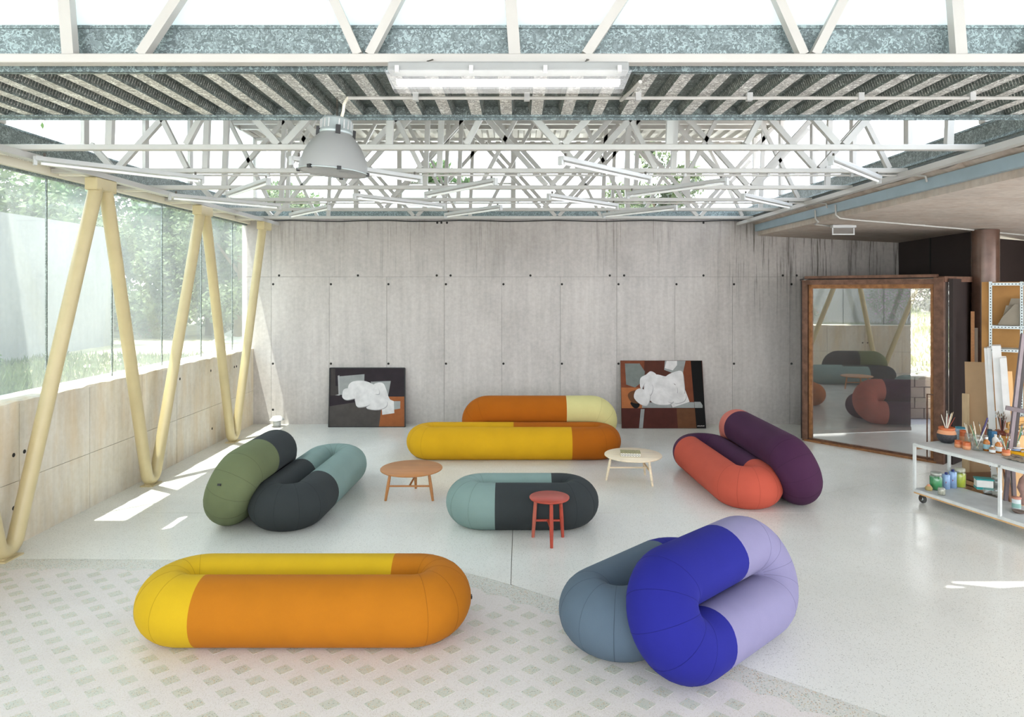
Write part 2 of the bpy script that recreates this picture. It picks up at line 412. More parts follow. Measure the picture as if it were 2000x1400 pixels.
# ------------------------------------------------------------------ back wall: formwork panels
YB = 13.94
wb = struct(MB().box((-5.74,YB+.012,0),(5.97,YB+.3,4.28)).box((5.97,YB+.012,2.96),(8.2,YB+.3,4.28)).build('wall_back', M['panel_gap']))
lo = [-5.74,-5.13,-3.92,-2.72,-1.52,-.32,.90,2.08,3.29,4.49,5.69,5.97]
for a, b in zip(lo[:-1], lo[1:]):
    MB().box((a+.0028,YB,.0),(b-.0028,YB+.02,3.067)).build('concrete_panel', M['conc_back'], wb)
hi = [-5.74,-5.13,-1.52,2.08,5.69,8.2]
for a, b in zip(hi[:-1], hi[1:]):
    MB().box((a+.0028,YB,3.073),(b-.0028,YB+.02,4.27)).build('concrete_panel', M['conc_back'], wb)
hm = MB().lathe([(0,-.004),(.02,-.004),(.024,.0),(.014,.001),(0,.001)], (0,0,0), 10, ax=Matrix.Rotation(PI/2,3,'X')).build('tie_hole', M['hole'], wb)
hm.location = (-5.09, YB, 2.917); first = True
hl = [(x+.035, z) for x in lo[1:-1] for z in (2.917, 1.26)]+[(x+.035,.3) for x in (-5.13,)]
for px in (545,699,853,880,1036,1191,1219,1374,1529,1556): hl.append(((px-CX)*YB/F, 3.10))
for px in (854,862,873,1374): hl.append(((px-CX)*YB/F, 4.2))
for x, z in hl[1:]:
    c = bpy.data.objects.new('tie_hole', hm.data); COL.objects.link(c); c.parent = wb; c.location = (x, YB, z)
# conduit / cable under the wall head
tag(MB().tube([(-5.2+i*.5, YB-.03, 4.235+.012*math.sin(i*1.7)) for i in range(21)], .012, 6).build('black_cable', M['black']), 'thin black cable running along the head of the concrete back wall', 'cable')

# ------------------------------------------------------------------ left wall
wl = struct(MB().box((-5.9,-4.3,0),(-5.512,YB,1.55)).build('wall_left', M['joint']))
ys = [-4.3,-1.0,1.4,3.8,6.2,7.38,8.6,9.8,10.8,11.96,12.8,YB]
for a, b in zip(ys[:-1], ys[1:]):
    MB().box((-5.53,a+.004,0),(-5.5,b-.004,.697)).build('concrete_panel', M['conc_left'], wl)
    MB().box((-5.53,a+.004,.703),(-5.5,b-.004,1.55)).build('concrete_panel', M['conc_left'], wl)
cap = MB(); yy = -4.3; rr = random.Random(3)
pr = []
while yy < YB: pr.append((yy, rr.uniform(-.012,.012), rr.uniform(-.012,.008))); yy += .14
pr.append((YB,0,0))
vs = []
for y, dx, dz in pr: vs += [(-5.5+dx*.6+.004,y,1.55),(-5.5+dx,y,1.577+dz),(-5.54,y,1.592+dz*.4),(-5.9,y,1.6),(-5.9,y,1.55)]
fs = [(i*5+k, (i+1)*5+k, (i+1)*5+(k+1) % 5, i*5+(k+1) % 5) for i in range(len(pr)-1) for k in range(5)]
cap.add(vs, fs); o = cap.build('parapet_top', M['conc_left'], wl); o['label'] = 'rough broken top edge of the parapet'
for y, z in ((7.30,1.0),(7.46,1.0),(7.30,.42),(7.46,.42),(9.75,.75),(10.9,1.35),(12.0,1.35),(12.05,.3),(13.0,1.3),(13.1,1.3)):
    c = bpy.data.objects.new('tie_hole', hm.data); COL.objects.link(c); c.parent = wl; c.location = (-5.5, y, z); c.rotation_euler = (0,0,PI/2)
# window glazing
XG = -5.66
w1 = struct(MB().box((XG-.05,-4.3,4.17),(XG+.10,YB,4.29)).build('window_1', M['cream']))
ms = [6.72-1.305*k for k in range(8, -1, -1)]+[8.03,9.33,10.64,11.96,13.27,YB-.02]
for a, b in zip(ms[:-1], ms[1:]):
    MB().box((XG-.006,a+.006,1.6),(XG+.006,b-.006,4.17)).build('pane', M['glass'], w1)
for a in ms[:-1]:
    MB().box((XG-.01,a-.007,1.6),(XG+.012,a+.007,4.17)).build('joint_seal', M['galv_dark'], w1)
MB().box((XG-.03,-4.3,4.14),(XG+.03,YB,4.17)).build('head_channel', M['galv'], w1)
tr1 = struct(MB().box((XG+.10,-4.3,4.262),(-5.2,YB,4.30)).build('trim_1', M['galv_floorlit']))   # soffit strip
struct(MB().box((-6.7,-4.3,4.31),(-5.25,7.28,4.45)).box((-5.74,7.28,4.31),(-5.25,YB,4.45)).build('trim_2', M['conc_slab']))  # roof edge; its wide near part is unseen, added to block sun

# ------------------------------------------------------------------ right slab
def sof(x): return 3.93-.05*(x-5.02)
ws = MB()
for X0, X1, YE in ((5.02, 8.0, YB), (8.0, 10.6, 12.95)):
  ws.add([(X0,-4.3,sof(X0)),(X1,-4.3,sof(X1)),(X1,YE,sof(X1)),(X0,YE,sof(X0)),(X0,-4.3,4.26),(X1,-4.3,4.26),(X1,YE,4.26),(X0,YE,4.26)],
    [(0,3,2,1),(4,5,6,7),(0,1,5,4),(1,2,6,5),(2,3,7,6),(3,0,4,7)])
slabo = struct(ws.build('ceiling_slab', M['conc_slab'])); slabo.name = 'ceiling'
o = MB().box((4.94,-4.3,4.015),(5.018,YB-.06,4.15)).build('edge_channel', M['bluesteel'], slabo); o['label'] = 'pale blue steel channel along the slab edge'
# ragged concrete lip above the channel
lip = MB(); pr = []; y = -4.3
while y < YB: pr.append((y, rr.uniform(-.02,.02))); y += .13
pr.append((YB,0)); vs = []
for y, d in pr: vs += [(4.97+d*.5,y,4.152),(4.90+d,y,4.20+d),(4.93,y,4.262),(5.02,y,4.262),(5.02,y,4.152)]
fs = [(i*5+k, (i+1)*5+k, (i+1)*5+(k+1) % 5, i*5+(k+1) % 5) for i in range(len(pr)-1) for k in range(5)]
lip.add(vs, fs); lip.build('concrete_lip', M['conc_slab'], slabo)
struct(MB().box((4.66,-4.3,4.275),(5.05,YB,4.30)).build('trim_3', M['galv']))
# conduits on the soffit
def sp(px, py, off=.015):
    D = 11.0
    for _ in range(30):
        x = (px-CX)*D/F; D = (sof(x)-off-H)*F/(CY-py)
    return Vector((x, D, sof(x)-off))
c1 = [Vector((4.92,11.0,4.10)), Vector((4.96,11.0,3.99)), sp(1596,437,.04), sp(1612,441,.03), sp(1626,442)]
cd1 = thing('cable_conduit', 'short white conduit bending from the blue channel to the emergency light', 'conduit', c1[0])
MB().tube([Vector((4.925,c1[2].y,4.12)), Vector((4.93,c1[2].y,3.98)), Vector((4.98,c1[2].y,3.925)), Vector((5.06,c1[3].y-.02,3.91)), c1[4]], .014, 8).build('pipe', M['white'], cd1)
q = [sp(1665,429),sp(1740,435),sp(1870,446),sp(1960,455),sp(2040,463)]
cd2 = thing('cable_conduit', 'long white conduit clipped across the concrete soffit towards the brown column', 'conduit', q[0])
MB().tube([Vector((4.925,q[0].y-.15,4.12)), Vector((4.93,q[0].y-.15,3.96)), Vector((5.0,q[0].y-.12,3.915))]+q, .014, 8).build('pipe', M['white'], cd2)
for px, py in ((1665,429),(1740,435),(1803,440),(1866,446),(1927,452),(1990,458)):
    p = sp(px, py, .012); MB().box(p-V(.022,.014,.012), p+V(.022,.014,.018)).build('clip', M['white2'], cd2)
# emergency light
e = atD(1647, 444, 11.35); ez = sof(e.x)
el = thing('emergency_light', 'small white emergency light with clear frame under the concrete soffit', 'light', (e.x, e.y, ez-.17))
MB().box((e.x-.2,e.y-.05,ez-.05),(e.x+.2,e.y+.05,ez)).build('body', M['white2'], el, bevel=.006)
MB().bar((e.x-.18,e.y,ez-.05),(e.x-.18,e.y,ez-.16),.02,.01).bar((e.x+.18,e.y,ez-.05),(e.x+.18,e.y,ez-.16),.02,.01).bar((e.x-.19,e.y,ez-.16),(e.x+.19,e.y,ez-.16),.02,.02).build('frame', M['white2'], el)
MB().box((e.x-.17,e.y-.004,ez-.15),(e.x+.17,e.y+.004,ez-.05)).build('sign_pane', M['diffuser'], el)

# ------------------------------------------------------------------ deck strip between the two lanterns
YD0, YD1, XL, XR = 4.24, 5.385, -7.0, 6.2
PER = .2385
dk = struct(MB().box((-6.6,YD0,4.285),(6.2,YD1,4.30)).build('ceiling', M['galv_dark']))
def rib_mesh(L, mats, per=PER, dz=.072, fl=.088, name='deck_rib'):
    b = MB(); s_ = .026; x0 = -per/2
    pr = [(x0, dz), (-fl/2-s_, dz), (-fl/2-s_*.45, dz*.5), (-fl/2, 0), (fl/2, 0), (fl/2+s_*.45, dz*.5), (fl/2+s_, dz), (per/2, dz)]
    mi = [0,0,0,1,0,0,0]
    for i in range(7):
        a, c = pr[i], pr[i+1]
        b.add([(a[0],0,a[1]),(c[0],0,c[1]),(c[0],L,c[1]),(a[0],L,a[1])], [(0,3,2,1)], mi[i])
    n = int(L/.03)
    for k in range(n):       # pressed slots in the webs
        y = .03+k*.03
        for sgn in (-1,1):
            xa, za = sgn*(fl/2+.006), .016; xb, zb = sgn*(fl/2+s_-.006), dz-.016
            b.add([(xa-sgn*-.0015,y,za),(xb-sgn*-.0015,y,zb),(xb-sgn*-.0015,y+.007,zb),(xa-sgn*-.0015,y+.007,za)], [(0,1,2,3)], 1)
    me = bpy.data.meshes.new(name); me.from_pydata([tuple(p) for p in b.v], [], b.f)
    for m in mats: me.materials.append(m)
    me.polygons.foreach_set('material_index', b.m); me.update(); return me
rm = rib_mesh(YD1-YD0, [M['galv_dark'], M['galv_floorlit']])
k0 = int(-6.4/PER)
x_ref = (-720+0)*0  # ribs are set so that one flange falls at px 641 on the far edge
xr = (641-CX)*5.36/F
for k in range(-24, 34):
    x = xr+k*PER
    if -6.5 < x < 6.1:
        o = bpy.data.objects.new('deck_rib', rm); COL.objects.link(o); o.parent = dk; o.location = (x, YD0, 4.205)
MB().box((-6.6,YD1-.012,4.20),(6.2,YD1,4.285)).build('end_closure', M['galv_dark'], dk)
MB().box((-6.6,YD1-.05,4.19),(6.2,YD1,4.203)).box((-6.6,YD1,4.175),(6.2,YD1+.012,4.30)).build('edge_channel', M['galv'], dk)
MB().box((-6.6,YD0-.01,4.185),(6.2,YD0+.03,4.203)).box((-6.6,YD0-.012,4.185),(6.2,YD0,4.30)).build('edge_channel', M['galv'], dk)
up1 = MB().box((-5.3,YD0-.02,4.26),(4.8,YD0+.02,4.455)).build('upstand', M['galv'], dk); up1['label'] = 'galvanised sheet upstand with bright spangle'
MB().box((-5.3,YD0-.03,4.455),(4.8,YD0+.03,4.475)).build('upstand_cap', M['galv'], dk)
MB().box((-5.3,YD1-.02,4.30),(4.8,YD1+.02,4.475)).build('upstand', M['galv'], dk)
# glazing of the two lanterns
w2 = struct(MB().box((-5.3,YD0-.03,5.80),(4.8,YD0+.03,5.86)).build('window_2', M['white']))
xs = [-5.2,-3.2,-1.2,.85,2.35,3.85,4.75]
for a, b in zip(xs[:-1], xs[1:]):
    MB().box((a+.003,YD0-.006,4.475),(b-.003,YD0+.006,5.80)).build('frosted_pane', M['frost'], w2)
w3 = struct(MB().box((-5.3,YD1-.03,5.80),(4.8,YD1+.03,5.86)).build('window_3', M['white']))
xs = [-5.2,-3.2,-1.2,.85,2.95,4.75]
for a, b in zip(xs[:-1], xs[1:]):
    MB().box((a+.004,YD1-.006,4.475),(b-.004,YD1+.006,5.80)).build('pane' if a > 2.9 else 'frosted_pane', M['glass_clear'] if a > 2.9 else M['frost'], w3)
def lantern(y0, y1, nm, n_posts, fr_=False):
    for X, num in ((-5.2, nm), (4.70, nm+1)):
        wn = struct(MB().box((X-.03,y0,5.80),(X+.03,y1,5.86)).build('window_%d' % num, M['white']))
        MB().box((X-.02,y0,4.27),(X+.02,y1,4.455)).build('upstand', M['galv_dark'], wn)
        MB().box((X-.03,y0,4.455),(X+.03,y1,4.475)).build('upstand_cap', M['galv'], wn)
        ps = [y for y in n_posts if y0-.1 < y < y1+.2]
        for y in ps: MB().box((X-.05,y-.05,4.475),(X+.05,y+.05,5.80)).build('post', M['white'], wn, bevel=.006)
        ed = sorted([y0]+[p for p in ps if y0+.2 < p < y1-.2]+[y1]+([7.0,7.3] if X < 0 and not fr_ else []))
        for a, b in zip(ed[:-1], ed[1:]):
            ff = fr_ or (X < 0 and not 6.9 < a < 7.2)  # frosting added to keep sun out; narrow clear bay lets one patch through
            MB().box((X-.005,a+.05,4.475),(X+.005,b-.05,5.80)).build('frosted_pane' if ff else 'pane', M['frost'] if ff else M['glass_clear'], wn)
TY = [4.13, 5.45, 6.69, 8.0, 9.31, 10.58, 11.86, 13.2]
lantern(YD1, YB-.05, 4, TY[2:])
lantern(-4.2, YD0, 6, [-3.6,-2.3,-1.0,.3,1.6,2.9], True)
# lantern roofs (trapezoidal deck)
rf = struct(MB().box((-5.4,YD1-.1,5.955),(4.95,YB+.2,6.02)).build('ceiling', M['galv_dark']))
rm2 = rib_mesh(YB+.1-YD1, [M['deck_white'], M['deck_white']], per=.24)
for k in range(43):
    x = -5.2+k*.24
    if x < 4.8:
        o = bpy.data.objects.new('deck_rib', rm2); COL.objects.link(o); o.parent = rf; o.location = (x, YD1, 5.875)
for y in (7.3,9.9,12.5): MB().box((-5.3,y-.04,5.80),(4.8,y+.04,5.875)).build('purlin', M['white'], rf)
struct(MB().box((-5.4,-4.3,5.87),(4.95,YD0+.1,5.95)).build('ceiling', M['deck_white']))
# back glazing
w8 = struct(MB().box((-5.3,YB-.06,5.80),(4.8,YB,5.87)).build('window_8', M['white']))
MB().box((-5.2,YB-.02,4.27),(4.75,YB+.02,4.50)).build('upstand', M['galv'], w8)
bx = [-5.2,-3.35,-2.45,-.08,2.3,3.55,4.75]
for i, (a, b) in enumerate(zip(bx[:-1], bx[1:])):
    if i == 2:
        MB().box((a+.04,YB-.006,4.50),(b-.04,YB+.006,5.0)).build('frosted_pane', M['frost'], w8)
        MB().box((a+.04,YB-.006,5.03),(b-.04,YB+.006,5.80)).build('pane', M['glass_clear'], w8)
        MB().box((a,YB-.03,5.0),(b,YB+.02,5.03)).build('transom', M['white'], w8)
    else: MB().box((a+.04,YB-.006,4.50),(b-.04,YB+.006,5.80)).build('pane', M['glass_clear'], w8)
for a in bx[1:-1]: MB().box((a-.05,YB-.05,4.50),(a+.05,YB+.03,5.80)).build('post', M['white'], w8)

# ------------------------------------------------------------------ trusses
def truss(k, Y):
    x0, x1 = (-5.56, 4.66)
    ordn = ['nearest the camera, carrying the lit fluorescent','second from the camera, hidden along the far deck edge','third from the camera, just behind the dome lamp','fourth from the camera','fifth from the camera','sixth from the camera','seventh from the camera, second last before the wall','last one, tight above the concrete back wall'][k]
    t = thing('roof_truss', 'white painted steel roof truss, '+ordn, 'truss', (0,Y,4.2), 'white steel roof trusses')
    MB().box((x0,Y-.04,4.20),(x1,Y+.04,4.256)).build('bottom_chord', M['white'], t, bevel=.008)
    MB().box((-5.15,Y-.035,5.74),(4.65,Y+.035,5.795)).build('top_chord', M['white'], t)
    zb, zt = 4.256, 5.74; hh = zt-zb
    def web(xa, xb, wd=.066):
        if xa < -5.1 or xa > 4.6: return
        if not -5.1 < xb < 4.6:
            c = -5.1 if xb < 0 else 4.6; f = (c-xa)/(xb-xa); xb = c
            if f < .15: return
        else: f = 1
        MB().bar((xa,Y,zb),(xb,Y,zb+hh*f),wd,.06,(0,1,0)).build('web_member', M['white'], t)
    if k == 0:
        for n in range(-1, 3):
            X = -2.76+2.745*n
            web(X, X-.11, .072); web(X+.44, X+1.42, .06); web(X+1.78, X+1.12, .055); web(X+1.85, X+2.62, .055)
    else:
        for n in range(-3, 3):
            X = .44+2.8*n+(k % 2)*.35
            web(X-.03, X-1.36); web(X+.03, X+1.36); web(X+1.08, X+1.14, .066); web(X+.86, X+.12, .055) if k % 2 else web(X-.95, X-.16, .055)
    # short tie to the window head and bearing at the right edge beam
    return t
for k, Y in enumerate(TY): truss(k, Y)
for X, lb in ((-4.98,'left'), (4.60,'right')):
    t = thing('edge_beam', 'white steel beam running in depth along the %s side under the truss ends' % lb, 'beam', (X,5,4.14))
    MB().box((X-.045,-4.2,4.135),(X+.045,YB-.05,4.198)).build('beam_tube', M['white'], t)
# ------------------------------------------------------------------ V columns
def bent(P0, P1, rad, n=7):  # helper: arc from direction to direction handled by bezier
    return P0
apex = [(-5.0,8.03),(-5.0,10.63),(-4.98,13.16),(-5.02,5.43),(-5.02,2.8)]
bases = [(-5.33,6.97),(-5.27,9.62),(-5.24,12.32)]
legr = .078
def vcol(bx, by, a0, a1, label):
    t = thing('branching_column', label, 'column', (bx,by,0), 'ochre tubular steel columns along the window wall')
    rho = .13; cy, cz = by, .082+rho
    def tang(L, sg):      # tangent point of the straight leg on the bottom bend
        dy, dz = L[1]-cy, L[2]-cz; D = math.hypot(dy, dz); return math.atan2(dz, dy)+sg*math.acos(rho/D)
    L0 = Vector((a0[0],a0[1]+.09,4.02)); L1 = Vector((a1[0],a1[1]-.09,4.02))
    t0, t1 = tang(L0, 1), tang(L1, -1)+2*PI
    arc = []
    for i in range(15):
        t_ = t0+(t1-t0)*i/14; z_ = cz+rho*math.sin(t_); L = L0 if i < 7 else L1
        arc.append(Vector((bx+(L.x-bx)*max(0,z_-.08)/4, cy+rho*math.cos(t_), z_)))
    MB().tube([L0]+[L0.lerp(arc[0], j/4) for j in range(1,4)]+arc+[arc[-1].lerp(L1, j/4) for j in range(1,4)]+[L1], legr, 20).build('bent_tube', M['ochre'], t)
    MB().box((bx-.09,by-.13,0),(bx+.09,by+.13,.015)).box((bx-.04,by-.09,.0),(bx+.04,by+.09,.03)).build('base_plate', M['ochre'], t)
vcol(-5.33,6.97,(-5.02,5.43),(-5.0,8.03),'ochre V shaped tubular column nearest the camera, cut by the left frame edge')
vcol(-5.27,9.62,(-5.0,8.03),(-5.0,10.63),'ochre V shaped tubular column in the middle, left of the green and black sofa')
vcol(-5.24,12.32,(-5.0,10.63),(-4.98,13.16),'ochre V shaped tubular column farthest away, near the concrete corner')
for i, (x, y) in enumerate(apex[:4]):
    t = thing('column_head', ['ochre steel head block on the column top, largest and nearest','ochre steel head block second along the window wall','ochre steel head block beside the concrete back wall','ochre steel head block out of frame at the left'][i], 'bracket', (x,y,4.0))
    MB().box((x-.075,y-.20,3.98),(x+.075,y+.20,4.132)).build('head_block', M['ochre'], t, bevel=.015)
for i, y in enumerate(TY[2:]):
    tag(MB().box((XG+.105,y+.1,4.19),(-5.03,y+.16,4.25)).build('tie_bar', M['cream']), 'short cream tie bar at the window head, '+['nearest','second','third','fourth','fifth','farthest'][i]+' along the beam', 'tie bar', 'cream tie bars at the window head')

# ------------------------------------------------------------------ ceiling battens (unlit)
def batten(p, q, label):
    p = Vector(p); q = Vector(q)
    t = thing('batten_light', label, 'light', (p+q)/2, 'unlit fluorescent battens slung under the trusses')
    d = (q-p).normalized()
    MB().bar(p,q,.075,.045).build('housing', M['white2'], t, bevel=.006)
    dn = Vector((0,0,-.045))
    MB().tube([p+d*.05+dn,q-d*.05+dn],.016,8).build('tube_lamp', M['tube_off'], t)
    for a, s_ in ((p,1),(q,-1)):
        MB().bar(a+Vector((0,0,.02)),a+Vector((0,0,-.07)),.05,.03,tuple(d)).build('lamp_holder', M['white2'], t)
        MB().bar(a+d*s_*.08+Vector((0,0,.02)),a+d*s_*.08+Vector((0,0,.06)),.02,.02,tuple(d)).build('hanger', M['chain'], t)
zb_ = 4.135
lab = {2:'third and fourth',3:'fourth and fifth',4:'fifth and sixth',5:'sixth and seventh'}
pos = {-4.9:'far left',-2.3:'left of centre',.44:'right of centre',3.16:'far right',-3.0:'left',-.26:'centre',2.53:'right'}
for k in (2,4):
    for x in (-4.87,-2.28,.44,3.17):
        nm = pos[min(pos, key=lambda a: abs(a-x))]
        batten((x,TY[k]+.06,zb_),(x+1.13,TY[k+1]-.06,zb_),'unlit fluorescent batten, %s of four between the %s trusses' % (nm, lab[k]))
for k in (3,5):
    for x in (-3.0,-.26,2.53):
        nm = pos[min(pos, key=lambda a: abs(a-x))]
        batten((x,TY[k]+.06,zb_),(x-1.0,TY[k+1]-.06,zb_),'unlit fluorescent batten, %s of three between the %s trusses' % (nm, lab[k]))
# conduit under trusses
for i, (yy, x0, x1) in enumerate(((TY[3]+.02,-4.4,4.9),(TY[5]+.02,-4.4,4.9))):
    t = thing('cable_conduit', ['thin white conduit clipped beneath the fourth roof truss','thin white conduit clipped beneath the sixth roof truss'][i], 'conduit', (0,yy,4.17))
    MB().tube([(x0,yy,4.178),(x1-.1,yy,4.178),(x1,yy,4.17),(x1+.02,yy,4.10)], .013, 8).build('pipe', M['white'], t)
    for j in range(9): MB().box((x0+.4+j,yy-.02,4.16),(x0+.43+j,yy+.02,4.2)).build('clip', M['white2'], t)
yc = 4.75; zc = 4.17
t = thing('cable_conduit', 'white conduit crossing under the corrugated deck behind the lit fluorescent', 'conduit', (0,yc,zc))
MB().tube([(-1.2,yc,zc),(5.2,yc,zc)], .013, 8).build('pipe', M['white'], t)
for j in range(7): MB().box((-.74+j*.79,yc-.02,zc-.02),(-.70+j*.79,yc+.02,4.205)).build('clip', M['white2'], t)
MB().tube([(.75,yc,zc),(.72,yc-.12,4.12),(.73,4.3,4.08),(.76,4.12,4.09)], .012, 8).build('flexible_hose', M['white'], t)

# ------------------------------------------------------------------ big lit fluorescent
fx0, fx1, fy = (760-CX)*4.0/F, (1226-CX)*4.0/F, 4.0
fl = thing('fluorescent_fixture', 'large lit fluorescent fixture hanging under the nearest truss', 'light', ((fx0+fx1)/2,fy,3.99))
b = MB(); n = 0
b.box((fx0,fy-.06,4.10),(fx1,fy+.06,4.157)).build('housing', plain('grey_polyester_housing', (142, 144, 142), .5), fl, bevel=.012)
dd = MB(); z0, z1 = 4.10, 3.995
a0 = [(fx0-.015,fy-.07,z0),(fx1+.015,fy-.07,z0),(fx1+.015,fy+.07,z0),(fx0-.015,fy+.07,z0)]
a1 = [(fx0+.03,fy-.045,z1),(fx1-.03,fy-.045,z1),(fx1-.03,fy+.045,z1),(fx0+.03,fy+.045,z1)]
dd.add(a0+a1, [(4,7,6,5),(0,4,5,1),(1,5,6,2),(2,6,7,3),(3,7,4,0)]).build('diffuser', M['diffuser'], fl)
for s_ in (-.022,.022):
    MB().tube([(fx0+.05,fy+s_,4.045),(fx1-.05,fy+s_,4.045)], .016, 12).build('lit_tube', M['lit'], fl)
for j in range(4):
    x = fx0+.06+j*(fx1-fx0-.12)/3
    MB().box((x-.012,fy-.082,4.085),(x+.012,fy-.06,4.125)).build('clip', M['white2'], fl)
for px in (839,1148):
    x = (px-CX)*4.0/F
    MB().tube([(x,fy,4.155),(x-.015,fy,4.175),(x,fy+.03,4.19),(x+.012,fy+.06,4.205),(x,fy+.10,4.22)], .004, 6).build('hook', M['chain'], fl)
# ------------------------------------------------------------------ dome lamp
lc = Vector(((651-CX)*4.85/F,4.85,0)); z0 = 3.655
la = thing('dome_lamp', 'large frosted dome pendant lamp with black clips hanging left of the fixture', 'lamp', (lc.x,lc.y,z0))
tl = Matrix.Rotation(math.radians(4), 3, 'Y')
def lp(x, y, z): return lc+Vector((0,0,z0))+tl@Vector((x,y,z))
def ll(prof): return [(r, z) for r, z in prof]
cbase = lc+Vector((0,0,z0))
MB().lathe([(.243,.0),(.244,.02),(.236,.07),(.218,.13),(.188,.19),(.150,.24),(.118,.275),(.112,.283)], cbase, 40, ax=tl).build('dome', M['dome'], la).data.materials[0]
ob = MB().lathe([(.0,-.012),(.12,-.009),(.21,-.003),(.243,.004)], cbase, 40, ax=tl).build('bottom_lens', M['diffuser'], la)
MB().tube([cbase+tl@Vector((.246*math.cos(a*PI/16),.246*math.sin(a*PI/16),.004)) for a in range(32)], .005, 6, closed=True).build('rim', M['aluminium'], la)
MB().lathe([(.10,.27),(.118,.285),(.118,.30),(.112,.302),(.112,.375),(.10,.392),(.05,.40),(.0,.40)], cbase, 32, ax=tl).build('gear_housing', M['aluminium'], la)
for k in range(20):
    a = k*2*PI/20+.1
    if k % 5 == 0: continue
    MB().bar(cbase+tl@Vector((.114*math.cos(a),.114*math.sin(a),.31)), cbase+tl@Vector((.114*math.cos(a),.114*math.sin(a),.372)), .008,.008,(math.cos(a),math.sin(a),0)).build('cooling_fin', M['white2'], la)
for a in (-1.2,-3.0,.5,2.2):
    c = Vector((math.cos(a),math.sin(a),0)); MB().bar(cbase+tl@(c*.128+V(0,0,.262)), cbase+tl@(c*.128+V(0,0,.325)), .032,.022,tuple(c)).build('toggle_clip', M['black'], la)
for a in (-1.15,-3.05,.02,-2.0,1.6):
    c = Vector((math.cos(a),math.sin(a),0)); MB().obox(cbase+tl@(c*.25+V(0,0,.004)), c*.01, c.cross(V(0,0,1))*.014, V(0,0,.012)).build('rim_clip', M['black'], la)
ch = cbase+tl@V(0,0,.40)
for j in range(8):
    c = ch+V(0,0,.012+j*.018); r = (V(.006,0,0) if j % 2 else V(0,.006,0))
    MB().tube([c+r*math.cos(a*PI/4)+V(0,0,.012)*math.sin(a*PI/4) for a in range(8)], .0022, 5, closed=True).build('chain_link', M['chain'], la)
MB().tube([cbase+tl@V(.03,0,.395), ch+V(.045,0,.05), ch+V(.05,0,.10), ch+V(.075,-.02,.13), V(-1.2,4.75,4.17)], .012, 8).build('flexible_hose', M['cream'], la)

# ------------------------------------------------------------------ right: brown walls, column, steel door frame
wr = struct(MB().wall((6.98,10.70),(7.72,11.28),0,2.98,.06).wall((7.72,11.28),(10.4,12.9),0,3.70,.06).build('wall_right', M['brown']))
struct(MB().wall((7.75,11.4),(7.96,YB),2.98,3.82,-.05).build('wall_upper', M['brown'])).name = 'wall_door_side'
MB().bar((7.85,12.7,2.98),(7.85,12.7,3.8),.01,.03).build('seam', M['black'], wr)
struct(MB().box((10.42,-4.3,0),(10.6,7.0,.9)).box((10.42,-4.3,3.7),(10.6,9.0,4.0)).box((10.42,9.0,0),(10.6,12.9,4.0)).build('wall_side', M['conc_slab']))  # unseen wall; its long opening is added to brighten the right side
struct(MB().box((-5.9,-4.5,0),(10.6,-4.3,.9)).box((-5.9,-4.5,3.8),(10.6,-4.3,4.5)).build('wall_front', M['conc_back']))
cpos = V(7.74,11.05,0)
tag(MB().lathe([(.2,0),(.2,3.79)], cpos, 40).build('steel_column', M['brown_col'], None, cpos), 'thick brown painted steel column under the concrete slab', 'column')
dL, dR = V(5.36,12.50,0), V(6.86,10.80,0); dd_ = (dR-dL).normalized(); dn = V(-dd_.y, dd_.x, 0)   # dn points away from the room
if dn.y < 0: dn = -dn
d1 = struct(MB().obox(dL+dd_*.05+V(0,0,1.49)+dn*.05, dd_*.05, dn*.11, V(0,0,1.49)).build('door_1', M['rust'], None))
d1['label'] = 'rusty steel pivoting door frame with a big dusty glass pane'
W_ = (dR-dL).length
MB().obox(dR-dd_*.02+V(0,0,1.5)+dn*.05, dd_*.07, dn*.13, V(0,0,1.5)).build('jamb', M['rust'], d1)
MB().obox((dL+dR)/2+V(0,0,2.94)+dn*.05, dd_*(W_/2-.07), dn*.11, V(0,0,.045)).build('head_beam', M['rust'], d1)
MB().obox((dL+dR)/2+V(0,0,3.03)-dn*.02, dd_*(W_/2-.05), dn*.05, V(0,0,.025)).build('sliding_track', M['rust'], d1)
MB().obox((dL+dR)/2+V(0,0,.015)+dn*.03, dd_*(W_/2-.05), dn*.12, V(0,0,.015)).build('sill', M['rust2'], d1)
MB().obox((dL+dR)/2+V(0,0,.045)+dn*.03, dd_*(W_/2-.08), dn*.03, V(0,0,.015)).build('sill_rail', M['rust'], d1)
inn = .055
MB().obox(dL+dd_*.14+V(0,0,1.48)+dn*.0, dd_*.028, dn*.03, V(0,0,1.42)).build('inner_stile', M['rust2'], d1)
MB().obox(dR-dd_*.13+V(0,0,1.48)+dn*.0, dd_*.02, dn*.03, V(0,0,1.42)).build('inner_stile', M['rust2'], d1)
MB().obox((dL+dR)/2+V(0,0,2.86)+dn*.0, dd_*(W_/2-.12), dn*.03, V(0,0,.035)).build('inner_rail', M['rust2'], d1)
MB().obox((dL+dR)/2+V(0,0,1.45)+dn*.0, dd_*(W_/2-.15), dn*.004, V(0,0,1.39)).build('glass_pane', M['mirror'], d1)
# drop handle
hb = dR-dd_*.19-dn*.06
MB().tube([hb+dd_*.1+V(0,0,1.10), hb+V(0,0,1.10), hb+V(0,0,1.09), hb+V(0,0,.03)], .011, 8).build('drop_bolt', M['rust'], d1)
# dark opened leaf beyond the glass
lf = thing('outer_door_leaf', 'dark steel door leaf swung open behind the glass of the rusty frame', 'door', (5.62,12.85,0))
MB().wall((5.62,12.85),(7.77,13.19),.03,2.93,.05).build('panel', M['leafdark'], lf)
MB().wall((5.62,12.84),(7.77,13.18),.03,.10,-.01).build('bottom_rail', M['rust'], lf)
MB().tube([V(5.66,12.9,.0),V(5.66,12.9,2.98)], .02, 8).build('pivot', M['rust'], lf)
